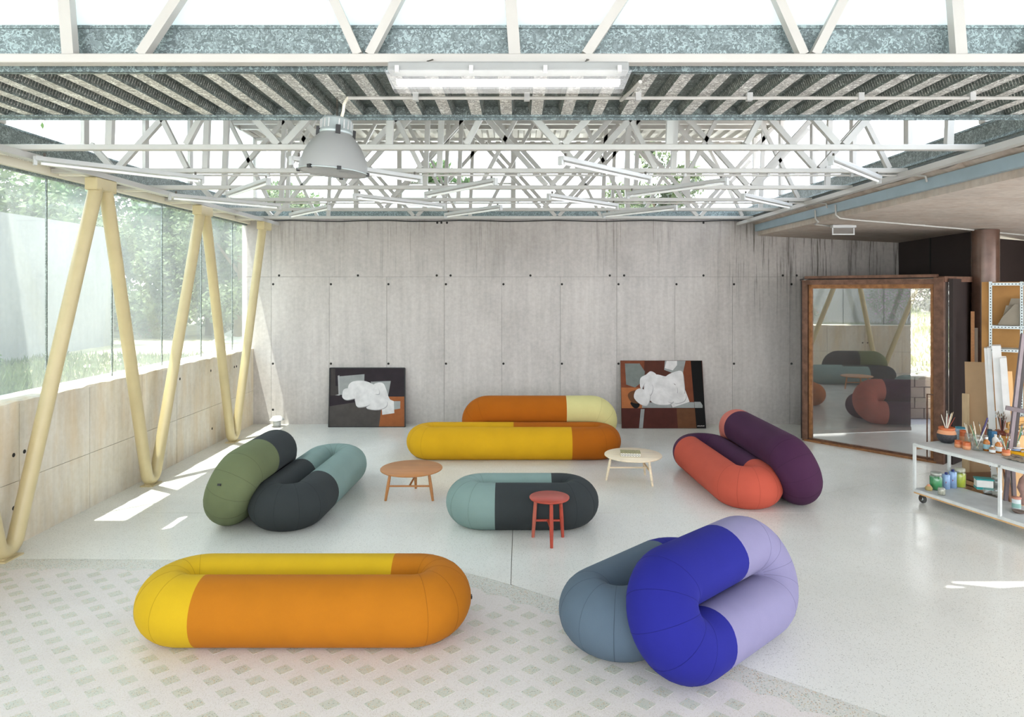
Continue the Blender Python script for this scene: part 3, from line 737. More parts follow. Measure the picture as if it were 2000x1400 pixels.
# beam from frame to column
tag(MB().wall((6.86,10.72),(7.62,11.1),2.93,3.02,.1).build('door_head_extension', M['rust']), 'rusty steel beam joining the door frame to the brown column', 'beam')
struct(MB().prism([(5.4,12.55),(6.9,10.85),(7.75,11.4),(7.96,YB),(5.9,YB)], 2.99, 3.02).build('trim_4', M['brown']))
struct(MB().wall((5.40,12.58),(5.97,YB),0,2.98,.05).build('wall_porch', M['brown']))

# ------------------------------------------------------------------ outside
struct(MB().box((5.0,YB,-.1),(16,14.6,-.005)).box((7.0,11.9,-.1),(10.4,YB,-.006)).build('courtyard_paving', M['paving'])).name = 'floor_courtyard'
bw = tag(thing('block_wall', 'low retaining wall of pale concrete blocks outside the door', 'wall', (8.5,14.5,0)))
bm = None
for r in range(4):
    for c in range(9):
        x = 7.4+c*.41+(.2 if r % 2 else 0)
        if bm is None:
            o = MB().box((-.198,0,.005),(.198,.2,.226)).build('block', M['block'], bw, V(0,0,0), bevel=.008); bm = o
        else:
            o = bpy.data.objects.new('block', bm.data); COL.objects.link(o); o.parent = bw
            md = o.modifiers.new('bevel', 'BEVEL'); md.width = .008
        o.location = (x-8.5+R_.uniform(-.004,.004), R_.uniform(-.01,.01), r*.23)
tag(MB().box((7.2,14.53,0),(11.2,14.66,.9)).build('mortar', M['joint'], bw))
def ground(name, fn, x0, x1, y0, y1, nx, ny, mat, label):
    vs = []; fs = []
    for j in range(ny+1):
        for i in range(nx+1):
            x = x0+(x1-x0)*i/nx; y = y0+(y1-y0)*j/ny; vs.append((x, y, fn(x, y)))
    for j in range(ny):
        for i in range(nx): a = j*(nx+1)+i; fs.append((a,a+1,a+nx+2,a+nx+1))
    o = MB().add(vs, fs, 0, True).build(name, mat); o['kind'] = 'structure'; o['label'] = label; return o
rg = random.Random(5)
ground('ground_bank', lambda x, y: .93+(y-14.6)*.17+.05*math.sin(x*2.1+y), -8, 20, 14.62, 30, 30, 20, plain('pale_dry_grass', (190, 188, 174), .9, 0, .12, 2), 'sunlit dry grass bank behind the building')
ground('ground_garden', lambda x, y: 1.42+.04*math.sin(x*1.3+y*.9)+max(0,-x-7)*.015, -30, -5.9, -6, 34, 30, 40, M['grass'], 'bright dry grass outside the window wall')
def tufts(name, n, x0, x1, y0, y1, zf, mat, h, label):
    b = MB(); r = random.Random(n)
    for _ in range(n):
        x = r.uniform(x0,x1); y = r.uniform(y0,y1); z = zf(x,y); a = r.uniform(0,PI); hh = h*r.uniform(.5,1.3); w_ = .03*r.uniform(.5,1.5)
        dx, dy = math.cos(a)*w_, math.sin(a)*w_; lx, ly = r.uniform(-.5,.5)*hh, r.uniform(-.5,.5)*hh
        b.add([(x-dx,y-dy,z-.02),(x+dx,y+dy,z-.02),(x+lx,y+ly,z+hh)], [(0,1,2)])
    o = b.build(name, mat); tag(o, label, 'grass', None, 'stuff'); return o
tufts('grass_tufts', 8000, -9.4, -6.15, 5, 13.7, lambda x, y: 1.42, M['leaf2'], .13, 'loose grass and weeds growing outside the window wall')
tufts('bank_grass', 5000, 7.5, 13, 14.7, 22, lambda x, y: .93+(y-14.6)*.17, plain('pale_grass_blades', (160, 168, 132), .9), .14, 'loose grass and weeds on the bank seen through the door')
tag(MB().box((-9.9,3.0,1.0),(-9.6,15.9,4.25)).build('garden_wall', M['conc_garden'], None, V(-9.7,10,1)), 'tall smooth pale grey wall standing in the garden beyond the window', 'wall')
def tree(name, label, x, y, z0, h, rx, ry, mat, n=5200, seed=1, trunk=True, ls=.10, group=None, flowers=None):
    r = random.Random(seed); t = thing(name, label, 'bush' if not trunk else 'tree', (x,y,z0), group)
    b = MB(); cl = []
    for _ in range(26):
        a = r.uniform(0,2*PI); u = r.uniform(-1,1); k = r.uniform(.45,.95); q = math.sqrt(1-u*u)
        lowc = .5 if (not trunk or group) else .55; cl.append((x+rx*k*q*math.cos(a), y+ry*k*q*math.sin(a), z0+h*lowc+h*(1-lowc)*k*u*(1.1 if group else 1), r.uniform(.26,.46)))
    def leaf(bb, s_):
        c = cl[r.randrange(len(cl))]; a = r.uniform(0,2*PI); u = r.uniform(-1,1); q = math.sqrt(1-u*u); k = c[3]*min(rx,ry,h*.5)*r.uniform(.5,1.15)
        p = V(c[0]+k*q*math.cos(a), c[1]+k*q*math.sin(a), max(z0+.05,c[2]+k*u))
        d = V(r.uniform(-1,1),r.uniform(-1,1),r.uniform(-1,1)).normalized(); e = d.orthogonal().normalized(); s2 = s_*r.uniform(.6,1.3)
        bb.add([p-d*s2, p+e*s2*.5, p+d*s2, p-e*s2*.5], [(0,1,2,3)])
    for _ in range(int(n*1.7)): leaf(b, ls*.72)
    f = b.build('foliage', mat, t); f['kind'] = 'stuff'
    if flowers:
        b = MB()
        for _ in range(n//4): leaf(b, ls*.8)
        f = b.build('flowers', flowers, t); f['kind'] = 'stuff'; f['label'] = 'magenta flower clusters'
    tb = MB()
    if trunk:
        tb.tube([(x,y,z0-.1),(x+.1,y,z0+h*.3),(x,y+.1,z0+h*.6)], [.16,.12,.06], 8)
        for k in range(6):
            c = cl[k]; tb.tube([(x+.05,y,z0+h*.35),(c[0],c[1],c[2])], [.06,.02], 6)
        tb.build('trunk', M['bark'], t)
    else:
        for k in range(6):
            c = cl[k]; tb.tube([(x,y,z0-.05),(c[0],c[1],c[2])], [.03,.01], 5)
        tb.build('stem', M['bark'], t)
    return t
TG = 'trees beyond the left window'
tree('garden_tree','green leafy tree rising above the left end of the garden wall',-13.2,15.5,1.4,4.6,2.6,2.4,M['leaf2'],7000,11,True,.12,TG)
tree('garden_tree','green leafy tree seen between the first two ochre columns',-12.4,20.5,1.4,6.5,2.8,2.8,M['leaf'],9000,12,True,.13,TG)
tree('garden_tree','green leafy tree seen just right of the garden wall end',-9.2,20.0,1.4,6.0,2.2,2.0,M['leaf'],9000,13,True,.12,TG)
tree('garden_tree','dense green tree nearest the concrete corner outside the window',-7.6,18.2,1.4,5.2,1.7,1.8,M['leaf2'],9000,14,True,.10,TG)
tree('garden_tree','dark green tree behind the others, seen through the second column',-10.8,24,1.4,6.2,2.8,2.4,M['leaf'],8000,15,True,.14,TG)
tree('garden_tree','broad green tree farthest back beside the concrete corner',-9.9,25.5,1.4,6.4,2.4,2.0,M['leaf'],8000,25,True,.14,TG)
tree('garden_tree','slim grey green tree right at the concrete corner outside the window',-8.3,20.6,1.4,5.0,1.3,1.3,M['leaf2'],7000,26,True,.11,TG)
tree('garden_hedge','tall loose hedge filling the gap right of the garden wall end',-10.4,18.6,1.42,3.4,1.5,1.2,M['leaf2'],9000,31,False,.10,TG)
tree('garden_bush','low green bush with reddish flowers at the lower left window corner',-8.3,8.6,1.42,.85,.6,.8,M['leaf2'],2600,16,False,.06,None,leafm('red_flowers',(190,120,110)))
tree('garden_bush','round green bush outside at the left window edge',-8.8,10.6,1.42,.95,.4,.6,M['leaf'],2600,17,False,.06)
tree('flowering_shrub','bushy shrub with magenta flowers, reflected in the door glass',-8.0,5.0,1.42,3.2,1.2,1.3,M['leaf'],8000,18,False,.08,None,M['flower'])
tree('roof_tree','green tree visible through the back glazing left of centre',-2.6,22.5,2.2,5.6,1.3,1.3,M['leaf'],5000,19,True,.14)
tree('roof_tree','grey green tree visible through the back glazing right of centre',4.6,22.5,2.2,5.9,1.5,1.4,M['leaf2'],5000,20,True,.14)
tree('pale_tree','pale dry branching tree beyond the grass bank through the door',13.4,21.5,2.0,3.2,1.9,1.6,M['leaf3'],6000,21,True,.08)
tag(MB().tube([(6.2,15.2,1),(6.2,15.2,6.7)], .12, 20).build('flue_pipe', M['aluminium'], None, V(6.2,15.2,1)), 'grey round flue pipe standing outside behind the right lantern glazing', 'pipe')

# ------------------------------------------------------------------ loop sofas
FB = {}
def fab(key, rgb):
    if key not in FB: FB[key] = (fabric('fabric_'+key, rgb), fabric('seam_'+key, tuple(int(c*.80) for c in rgb)))
    return FB[key]
AC, RO, BB = .205, .268, .268
def loop(parent, pname, X, Y, yaw, L, tilt, colA, colB, fcut, bcut, labA, labB, seamA=True, seamB=True, tagat=None):
    """closed padded loop; section A holds the -u end, section B the +u end; cuts are u positions on the -v and +v tube"""
    Sx = L/2-AC-RO
    ct, st = math.cos(tilt), math.sin(tilt); c, s = math.cos(yaw), math.sin(yaw)
    NP = 36
    def loc(u, v, w_): return (u, v*ct-w_*st, v*st+w_*ct)
    def ring(u, v, nu, nv):
        out = []
        for k in range(NP):
            ph = 2*PI*k/NP; cc, ss = math.cos(ph), math.sin(ph)
            h = (RO if cc > 0 else AC*.992)*cc; w_ = BB*ss
            # soft squarish flattening on the inner side
            if abs(tilt) < .01 and w_ < -BB+.014: w_ = -BB+.014
            out.append(loc(u+nu*h, v+nv*h, w_))
        return out
    def path(kind):
        p = []
        if kind == 'B':
            n = max(2, int((Sx-fcut)/.12)); p += [(fcut+(Sx-fcut)*i/n, -AC, 0, -1) for i in range(n)]
            p += [(Sx+AC*math.cos(t), AC*math.sin(t), math.cos(t), math.sin(t)) for t in [-PI/2+PI*i/24 for i in range(25)]]
            n = max(2, int((Sx-bcut)/.12)); p += [(Sx-(Sx-bcut)*i/n, AC, 0, 1) for i in range(1, n+1)]
        else:
            n = max(2, int((bcut+Sx)/.12)); p += [(bcut-(Sx+bcut)*i/n, AC, 0, 1) for i in range(n)]
            p += [(-Sx+AC*math.cos(t), AC*math.sin(t), math.cos(t), math.sin(t)) for t in [PI/2+PI*i/24 for i in range(25)]]
            n = max(2, int((fcut+Sx)/.12)); p += [(-Sx+(Sx+fcut)*i/n, -AC, 0, -1) for i in range(1, n+1)]
        return p
    zmin = min(q[2] for u_ in (-Sx, Sx) for v_, nv in ((-AC,-1),(AC,1)) for q in ring(u_, v_, 0, nv))
    def wpt(q): return V(X+c*q[0]-s*q[1], Y+s*q[0]+c*q[1], q[2]-zmin+.002)
    def section(kind):
        P = path(kind); b = MB(); vs = []
        for p in P: vs += [wpt(q) for q in ring(*p)]
        fs = []
        for i in range(len(P)-1):
            for k in range(NP):
                k2 = (k+1) % NP; fs.append((i*NP+k, (i+1)*NP+k, (i+1)*NP+k2, i*NP+k2))
        b.add(vs, fs, 0, True)
        b.add(vs[:NP], [tuple(range(NP))]); b.add(vs[-NP:], [tuple(range(NP))[::-1]])
        return b
    mA, sA = colA; mB, sB = colB
    A = section('A').build(pname, mA, parent); A['label'] = labA
    B = section('B').build('colour_section', mB, A if parent else None); B['label'] = labB
    for end, sg, m_, on_ in ((A,-1,sA,seamA),(B,1,sB,seamB)):
        if not on_: continue
        for deg in (-68,-34,0,34,68):
            t = math.radians(deg)+(PI if sg < 0 else 0)
            rg_ = ring(sg*Sx+AC*math.cos(t), AC*math.sin(t), math.cos(t), math.sin(t))
            pts = [wpt(q) for k, q in enumerate(rg_) if not (NP*.47 < k < NP*.53)]
            cen = wpt(loc(sg*Sx+AC*math.cos(t), AC*math.sin(t), 0)); k0 = NP//2
            order = pts[len(pts)//2:]+pts[:len(pts)//2]
            order = [p-(p-cen).normalized()*.0006 for p in order]
            MB().tube(order, .0019, 5, cap=False).build('seam', m_, A)
    if tagat:
        sg, ph, tdeg = tagat; t = math.radians(tdeg)+(PI if sg < 0 else 0)
        u, v = sg*Sx+AC*math.cos(t), AC*math.sin(t); cc, ss = math.cos(ph), math.sin(ph)
        q = wpt(loc(u+math.cos(t)*RO*cc, v+math.sin(t)*RO*cc, BB*ss)); cen = wpt(loc(u, v, 0)); nrm = (q-cen).normalized()
        side = nrm.cross(V(0,0,1)).normalized()
        MB().obox(q, nrm*.012, side*.02, side.cross(nrm)*.012).build('fabric_tag', M['black'], A)['label'] = 'small black fabric tag'
    return A
YEL, ORA, ORD = fab('yellow',(242,199,38)), fab('orange',(214,132,30)), fab('burnt_orange',(206,114,24))
MUS, PAL = fab('golden_yellow',(250,192,34)), fab('pale_yellow',(252,242,168))
OLI, CHA, SAG = fab('olive',(128,138,100)), fab('charcoal',(68,73,74)), fab('sage_blue',(154,180,174))
COR, AUB, PNK = fab('coral',(230,106,84)), fab('aubergine',(88,50,82)), fab('pink_coral',(250,146,130))
SLA, BLU, LIL = fab('slate',(108,126,142)), fab('ultramarine',(46,48,158)), fab('lilac',(168,162,202))
# front bench
t = thing('loop_bench','long low loop shaped bench in bright yellow and orange at the front left','bench',(-1.745,5.533,0))
loop(t,'padded_loop',-1.745,5.533,0,2.725,0,YEL,ORA,(382-CX)*5.2/F+1.745,(768-CX)*5.7/F+1.745,'bright yellow fabric end','orange fabric end',True,True,(1,-.1,10))
# grey pouf
t = thing('loop_bench','short low loop shaped bench in sage and charcoal behind the red stool','bench',(.063,8.089,0))
loop(t,'padded_loop',.063,8.089,0,1.842,0,SAG,CHA,(967-CX)*7.75/F-.063,(1077-CX)*8.2/F-.063,'pale sage fabric end','charcoal fabric end',True,True,(1,.1,20))
# rear sofa
t = thing('loop_sofa','long golden yellow and burnt orange loop sofa facing the camera before the wall','sofa',(-.05,11.3,0))
loop(t,'seat_loop',-.056,11.297,0,3.616,0,MUS,ORD,(1117-CX)*10.95/F+.056,(1003-CX)*11.4/F+.056,'golden yellow fabric part of the seat','burnt orange fabric end of the seat')
loop(t,'backrest_loop',.40,11.96,0,2.775,1.95,ORD,PAL,(1105-CX)*11.9/F-.40,(1105-CX)*11.9/F-.40,'burnt orange fabric part of the backrest','pale yellow fabric end of the backrest')
# green sofa at the left
t = thing('loop_sofa','olive, charcoal and sage loop sofa standing at the left near the window wall','sofa',(-3.0,8.7,0))
loop(t,'seat_loop',-2.70,8.862,1.528,2.602,0,CHA,SAG,-.42,.15,'charcoal fabric end of the seat','sage fabric part of the seat')
loop(t,'backrest_loop',-3.345,8.495,1.56,1.90,1.95,OLI,CHA,-.05,-.05,'olive green fabric end of the backrest','charcoal fabric end of the backrest',True,True,(-1,-.25,-15))
# red sofa at the right: +u points to the camera
t = thing('loop_sofa','coral and dark aubergine loop sofa at the right, before the rusty door frame','sofa',(3.25,9.62,0))
loop(t,'seat_loop',2.96,9.617,-1.511,2.555,0,AUB,COR,-.80,.62,'dark aubergine fabric part of the seat','coral fabric part of the seat')
loop(t,'backrest_loop',3.575,9.639,-1.547,2.687,1.95,PNK,AUB,-.75,-.75,'pinkish coral fabric end of the backrest','dark aubergine fabric part of the backrest')
# blue sofa
t = thing('loop_sofa','ultramarine, lilac and slate loop sofa in the front right, seen from behind','sofa',(1.35,5.4,0))
loop(t,'seat_loop',1.115,5.622,.76,1.80,0,SLA,BLU,.30,.42,'slate grey fabric part of the seat','ultramarine fabric end of the seat')
loop(t,'backrest_loop',1.557,5.193,.731,1.865,1.124,BLU,LIL,-.32,.18,'ultramarine fabric part of the backrest','lilac fabric end of the backrest')

# ------------------------------------------------------------------ tables
def table(name, label, C, top_r, h, legs, mat, cat, strz, lr=.017):
    t = thing(name, label, cat, (C[0],C[1],0))
    MB().lathe([(0,h-.022),(top_r*.97,h-.022),(top_r,h-.014),(top_r,h-.004),(top_r-.004,h),(0,h)], (C[0],C[1],0), 56).build('table_top', mat, t)
    mids = []
    for lx, ly in legs:
        a = V(lx,ly,0); tp = V(C[0]+(lx-C[0])*.82, C[1]+(ly-C[1])*.82, h-.02)
        MB().tube([a,a.lerp(tp,.45),tp], [lr*.82,lr*1.08,lr*.95], 12).build('leg', mat, t); mids.append(a.lerp(tp, strz/h))
    return t, mids
ta, md = table('coffee_table','round brown oak coffee table between the green sofa and sage bench',(-1.44,9.11),.42,.38,[(-1.75,8.88),(-1.12,8.88),(-1.43,9.43)],wood('oiled_oak',(176,118,66)),'table',.20,.02)
MB().tube([md[0],md[1]],.013,8).build('stretcher', ta.children[0].data.materials[0], ta); MB().tube([(md[0]+md[1])/2,md[2]],.013,8).build('stretcher', ta.children[0].data.materials[0], ta)
tb, md = table('coffee_table','round pale ash coffee table with a book, right of the rear sofa',(1.71,9.85),.42,.38,[(1.31,9.83),(1.93,9.52),(1.94,10.13)],wood('pale_ash',(232,214,184)),'table',.20,.018)
pm = tb.children[0].data.materials[0]
MB().tube([md[1],md[2]],.012,8).build('stretcher', pm, tb); MB().tube([(md[1]+md[2])/2,md[0]],.012,8).build('stretcher', pm, tb)
red = wood('red_stained_wood',(166,62,42)); redt = plain('red_stool_top',(170,88,70),.45)
tcx, md = table('side_stool','small round brick red three legged stool table before the sage bench',(.362,7.49),.224,.49,[(.18,7.58),(.375,7.26),(.517,7.58)],red,'stool',.20,.021)
tcx.children[0].data.materials[0] = redt
MB().tube([md[0],md[2]],.014,8).build('stretcher', red, tcx); MB().tube([(md[0]+md[2])/2,md[1]],.014,8).build('stretcher', red, tcx)
# book on the ash table
bk = thing('book','thick paperback with a yellow and grey cover lying on the pale table','book',(1.66,9.80,.38))
ang = -.12; e1 = V(math.cos(ang),math.sin(ang),0); e2 = V(-e1.y,e1.x,0); bc = V(1.66,9.80,.4055)
MB().obox(bc, e1*.14, e2*.10, V(0,0,.022)).build('pages', plain('paper',(236,232,222),.7), bk)
MB().obox(bc+V(0,0,.0245), e1*.145, e2*.105, V(0,0,.002)).obox(bc-V(0,0,.0235), e1*.145, e2*.105, V(0,0,.0015)).build('cover', plain('book_cover',(150,142,96),.5,0,.5,40), bk)
for j in range(7):
    c = bc+e1*(-.118+j*.039)-e2*.1005
    MB().tube([c+e1*.013*math.cos(a*PI/5)+V(0,0,.013)*math.sin(a*PI/5) for a in range(10)], .0035, 5, closed=True).build('ring_print', M['black'], bk)
# vent canister by the back wall
vc = on(541,833,0)
vn = thing('floor_vent','small white cylindrical floor vent with a flared cap in the far left corner','vent',vc)
MB().lathe([(.0,0),(.075,0),(.075,.13),(.07,.13),(.07,.2),(0,.2)], vc, 20).build('canister', M['white2'], vn)
MB().lathe([(.15,.14),(.08,.215),(0,.215)], vc, 20).build('cap', M['white2'], vn)
for j in range(4): MB().tube([vc+V(.077*math.cos(a*PI/8),.077*math.sin(a*PI/8),.03+j*.025) for a in range(16)], .003, 5, closed=True).build('louvre', M['aluminium'], vn)

# ------------------------------------------------------------------ paintings
def smooth(pts, n=5):
    out = []; N = len(pts)
    for i in range(N):
        p0, p1, p2, p3 = [Vector(pts[(i+k-1) % N]) for k in range(4)]
        for j in range(n):
            t = j/n; out.append(.5*((2*p1)+(p2-p0)*t+(2*p0-5*p1+4*p2-p3)*t*t+(3*p1-p0-3*p2+p3)*t**3))
    return [tuple(p) for p in out]
def painting(label, A, B, Ct, Dt, layers, mats, frame):
    """A,B bottom left/right, Dt,Ct top left/right world points; layers in unit coordinates"""
    t = thing('painting', label, 'painting', (A+B)/2)
    nrm = (B-A).cross(Dt-A).normalized()
    if nrm.y > 0: nrm = -nrm
    def P(u, v, d): return A+(B-A)*u+(Dt-A)*v+nrm*d
    b = MB(); b.add([P(0,0,0),P(1,0,0),P(1,1,0),P(0,1,0),P(0,0,-.03),P(1,0,-.03),P(1,1,-.03),P(0,1,-.03)], [(0,1,2,3),(4,7,6,5),(0,4,5,1),(1,5,6,2),(2,6,7,3),(3,7,4,0)])
    b.build('canvas', mats[0], t)
    from mathutils.geometry import tessellate_polygon
    b = MB()
    for i, (mi, poly) in enumerate(layers):
        pts = [P(u, v, .0006*(i+1)) for u, v in poly]
        tri = tessellate_polygon([[Vector((u, v, 0)) for u, v in poly]])
        fs = []
        for f in tri:
            n_ = (pts[f[1]]-pts[f[0]]).cross(pts[f[2]]-pts[f[0]]); fs.append(tuple(f) if n_.dot(nrm) > 0 else tuple(f[::-1]))
        b.add(pts, fs, mi)
    b.build('painted_shapes', mats, t)
    if frame:
        for (u0,v0,u1,v1) in ((0,0,1,0),(1,0,1,1),(1,1,0,1),(0,1,0,0)):
            p, q = P(u0,v0,-.01), P(u1,v1,-.01); MB().bar(p,q,.02,.04,tuple(nrm)).build('frame', M['black'], t)
    return t, P
pc = {k: plain('paint_'+k, tuple(int(q_*(.86 if k not in ('white','shade','pale') else .92)) for q_ in v), .6, 0, .12, 7, .15) for k, v in dict(dark=(52,44,48), brown=(74,68,66), taupe=(88,82,78), orange=(170,100,58), grey=(168,170,168), white=(226,222,220), shade=(176,172,172), pale=(206,204,202), rust=(132,72,46), drust=(90,48,36), maroon=(84,40,32), teal=(128,134,128), black=(14,13,13), brown2=(110,70,44), lorange=(184,112,66)).items()}
def mp1(x, y): return ((x-222)/1380, (1222-y)/1042)
L1 = [(1,[(240,670),(240,180),(320,180),(330,500),(400,500),(400,670)]),(0,[(240,840),(240,680),(700,680),(700,780)]),(2,[(215,1222),(225,860),(760,780),(1190,880),(1130,1222)]),
 (3,[(1130,1222),(1200,690),(1600,690),(1590,1222)]),(4,[(385,330),(860,290),(850,640),(400,660)]),(6,[(368,318),(400,310),(410,670),(325,665),(390,650)]),
 (4,[(975,425),(1345,412),(1300,660),(1080,640)]),(4,[(1390,770),(1520,770),(1515,900),(1400,920)])]
L1 = [(m, [mp1(*p) for p in q]) for m, q in L1]
L1 += [(5, smooth([mp1(*p) for p in q])) for q in [[(1030,480),(1120,440),(1210,460),(1260,560),(1300,680),(1330,760),(1240,800),(1120,700),(1080,560)]]]
L1 += [(5, [mp1(*p) for p in [(1200,720),(1330,740),(1400,770),(1410,980),(1190,1010),(1180,860)]])]
for blob in ([(560,540),(590,460),(680,415),(850,410),(1000,460),(1110,540),(1130,640),(1040,650),(900,720),(700,680),(600,600)],
             [(460,640),(490,560),(600,545),(760,600),(820,680),(680,720),(540,745),(465,710)],
             [(700,700),(820,640),(960,680),(1010,800),(880,860),(740,870),(700,790)],
             [(980,680),(1060,650),(1200,710),(1280,790),(1240,880),(1080,920),(900,890),(980,820)]):
    L1.append((6, smooth([mp1(x+10, y+12) for x, y in blob]))); L1.append((5, smooth([mp1(*p) for p in blob])))
A = V((642-CX)*13.62/F,13.62,.004); B = V((791-CX)*13.62/F,13.62,.004); Ct = V((793-CX)*13.89/F,13.89,1.175); Dt = V((644.5-CX)*13.89/F,13.89,1.175)
m1 = [pc['dark'],pc['brown'],pc['taupe'],pc['orange'],pc['grey'],pc['white'],pc['shade']]
painting('framed abstract painting of white rounded forms on dark grey, leaning left of the rear sofa', A, B, Ct, Dt, L1, m1, True)
def mp2(x, y): return ((x-115)/1445, (1275-y)/1135)
L2 = [(1,[(115,600),(115,145),(540,145),(540,600)]),(2,[(540,145),(920,145),(880,340),(700,400),(520,380)]),(9,[(118,600),(480,600),(480,945),(118,945)]),
 (3,[(120,950),(1390,950),(1400,1275),(125,1275)]),(10,[(1070,950),(1390,950),(1400,1275),(1080,1275)]),(4,[(190,190),(450,190),(540,330),(520,480),(360,600),(205,550)]),
 (8,[(900,145),(1270,145),(1200,420),(880,300)]),(5,[(930,145),(1115,145),(1110,220),(1030,310),(890,270)]),(1,[(1265,145),(1355,145),(1375,840),(1300,840),(1200,500),(1215,330)]),
 (8,[(480,850),(1380,845),(1380,940),(470,940)]),(8,[(450,960),(515,960),(475,1275),(410,1275)]),(7,[(1355,145),(1545,145),(1565,1275),(1400,1275)]),(8,[(1385,840),(1490,840),(1525,900),(1520,940),(1385,940)]),
 (0,[(1215,600),(1300,840),(990,935),(970,860)])]
L2 = [(m, [mp2(*p) for p in q]) for m, q in L2]
L2 += [(7, smooth([mp2(*p) for p in [(270,860),(340,840),(430,880),(400,940),(330,940)]])),(10, smooth([mp2(*p) for p in [(230,740),(280,670),(420,650),(480,760),(440,860),(300,850)]]))]
L2.append((5, [mp2(*p) for p in [(1215,590),(1300,840),(1000,935),(970,860),(1100,700)]]))
for blob in ([(445,560),(460,440),(560,380),(640,325),(730,370),(760,460),(640,520),(540,520),(470,620)],
             [(640,420),(740,380),(880,410),(930,420),(1000,560),(1080,700),(1000,850),(880,890),(700,870),(600,780),(640,600)],
             [(910,410),(1080,330),(1190,330),(1215,480),(1210,710),(1080,690),(1060,540),(940,530)],
             [(880,560),(1000,520),(1090,600),(1080,720),(1000,850),(900,800)],
             [(1020,740),(1120,690),(1240,720),(1200,830),(1040,860)],
             [(520,560),(570,505),(650,540),(665,640),(610,740),(520,730)],
             [(335,770),(370,650),(470,620),(600,700),(610,790),(550,905),(430,870)]):
    L2.append((6, smooth([mp2(x+9, y+11) for x, y in blob]))); L2.append((5, smooth([mp2(*p) for p in blob])))
A = V((1214.5-CX)*13.5/F,13.5,.004); B = V((1378.5-CX)*13.5/F,13.5,.004); Ct = V((1376-CX)*13.89/F,13.89,1.33); Dt = V((1212-CX)*13.89/F,13.89,1.33)
m2 = [pc['drust'],pc['rust'],pc['drust'],pc['maroon'],pc['teal'],pc['white'],pc['shade'],pc['black'],pc['grey'],pc['lorange'],pc['brown2']]
pt2, P2 = painting('unframed rust brown painting with white rounded forms, leaning right of the rear sofa', A, B, Ct, Dt, L2, m2, False)
sg = MB()
for j in range(9): 
    u = (1408+j*14-115)/1445; sg.add([P2(u,.026,.03),P2(u+.006,.026,.03),P2(u+.006,.036+.003*(j % 3),.03),P2(u,.036,.03)], [(0,1,2,3)])
o = sg.build('signature', pc['white'], pt2); o['kind'] = 'stuff'; o['label'] = 'tiny white signature'

# ------------------------------------------------------------------ shelving unit and leaning material at the right
SH = V(6.78,9.6,0); a1_, a2_ = V(.817,-.577,0), V(.577,.817,0)
ang_w = plain('slotted_angle_paint',(196,208,210),.45)
sh = thing('slotted_shelving','pale blue slotted angle shelving unit at the right frame edge','shelf',SH)
SL, SDp = 1.15, .36
def post(p, hgt):
    b = MB(); b.obox(p+a1_*.018+V(0,0,hgt/2), a1_*.018, a2_*.0015, V(0,0,hgt/2)); b.obox(p+a2_*.018+V(0,0,hgt/2), a1_*.0015, a2_*.018, V(0,0,hgt/2))
    b.build('post', ang_w, sh)
    hb_ = MB(); z = .03
    while z < hgt-.02: hb_.obox(p+a1_*.018+V(0,0,z)-a2_*.002, a1_*.006, a2_*.001, V(0,0,.009)); z += .04
    o = hb_.build('slots', M['black'], sh); o['kind'] = 'stuff'
for p in (SH, SH+a1_*SL, SH+a2_*SDp, SH+a1_*SL+a2_*SDp, SH+a1_*.36+a2_*SDp*.2): post(p, 2.92)
for z in (2.885, 2.27, 1.94, 1.0, .12):
    MB().obox(SH+a1_*SL/2+a2_*SDp/2+V(0,0,z+.012), a1_*SL/2, a2_*SDp/2, V(0,0,.008)).build('shelf_board', ang_w if z < 2.8 else wood('shelf_ply',(190,160,120)), sh)
    MB().obox(SH+a1_*SL/2-a2_*.002+V(0,0,z), a1_*SL/2, a2_*.0015, V(0,0,.02)).build('shelf_rail', ang_w, sh)
    hb_ = MB(); x = .03
    while x < SL: hb_.obox(SH+a1_*x-a2_*.004+V(0,0,z), a1_*.008, a2_*.001, V(0,0,.006)); x += .04
    o = hb_.build('slots', M['black'], sh); o['kind'] = 'stuff'
ocb = plain('ochre_hardboard',(168,122,64),.7,0,.1,4)
q0 = SH-a1_*.05+a2_*(SDp+.03)
tag(MB().obox(q0+a1_*.58+V(0,0,1.46), a1_*.62, a2_*.008, V(0,0,1.46)).build('backing_board', ocb, None, q0), 'tall ochre hardboard sheet standing behind the slotted shelving', 'board')
crd = plain('grey_cardboard',(134,126,112),.85,0,.08,6)
for i, (pr_) in enumerate([[(.10,0),(.62,0),(.62,.26),(.30,.30),(.16,.12)], [(.16,.10),(.36,.10),(.36,.26),(.20,.28)], [(.22,.24),(.40,.24),(.40,.38),(.26,.38)], [(.45,.10),(.8,.10),(.75,.40),(.50,.42)]]):
    b = MB(); pts = [SH+a1_*(u)+a2_*(.10+i*.05)+V(0,0,2.30+v) for u, v in pr_]; n_ = len(pts)
    vs = pts+[p+a2_*.04 for p in pts]; fs = [tuple(range(n_)), tuple(range(n_,2*n_))[::-1]]+[(k,k+n_,(k+1) % n_+n_,(k+1) % n_) for k in range(n_)]
    b.add(vs, fs); tag(b.build('cardboard_piece', crd, None, pts[0]), ['large grey cardboard offcut lying lowest on the top shelf','small folded grey cardboard flap leaning on the large offcut','small grey cardboard flap above the other one on the shelf','rearmost grey cardboard offcut on the top shelf at the frame edge'][i], 'cardboard', 'grey cardboard offcuts on the shelving')
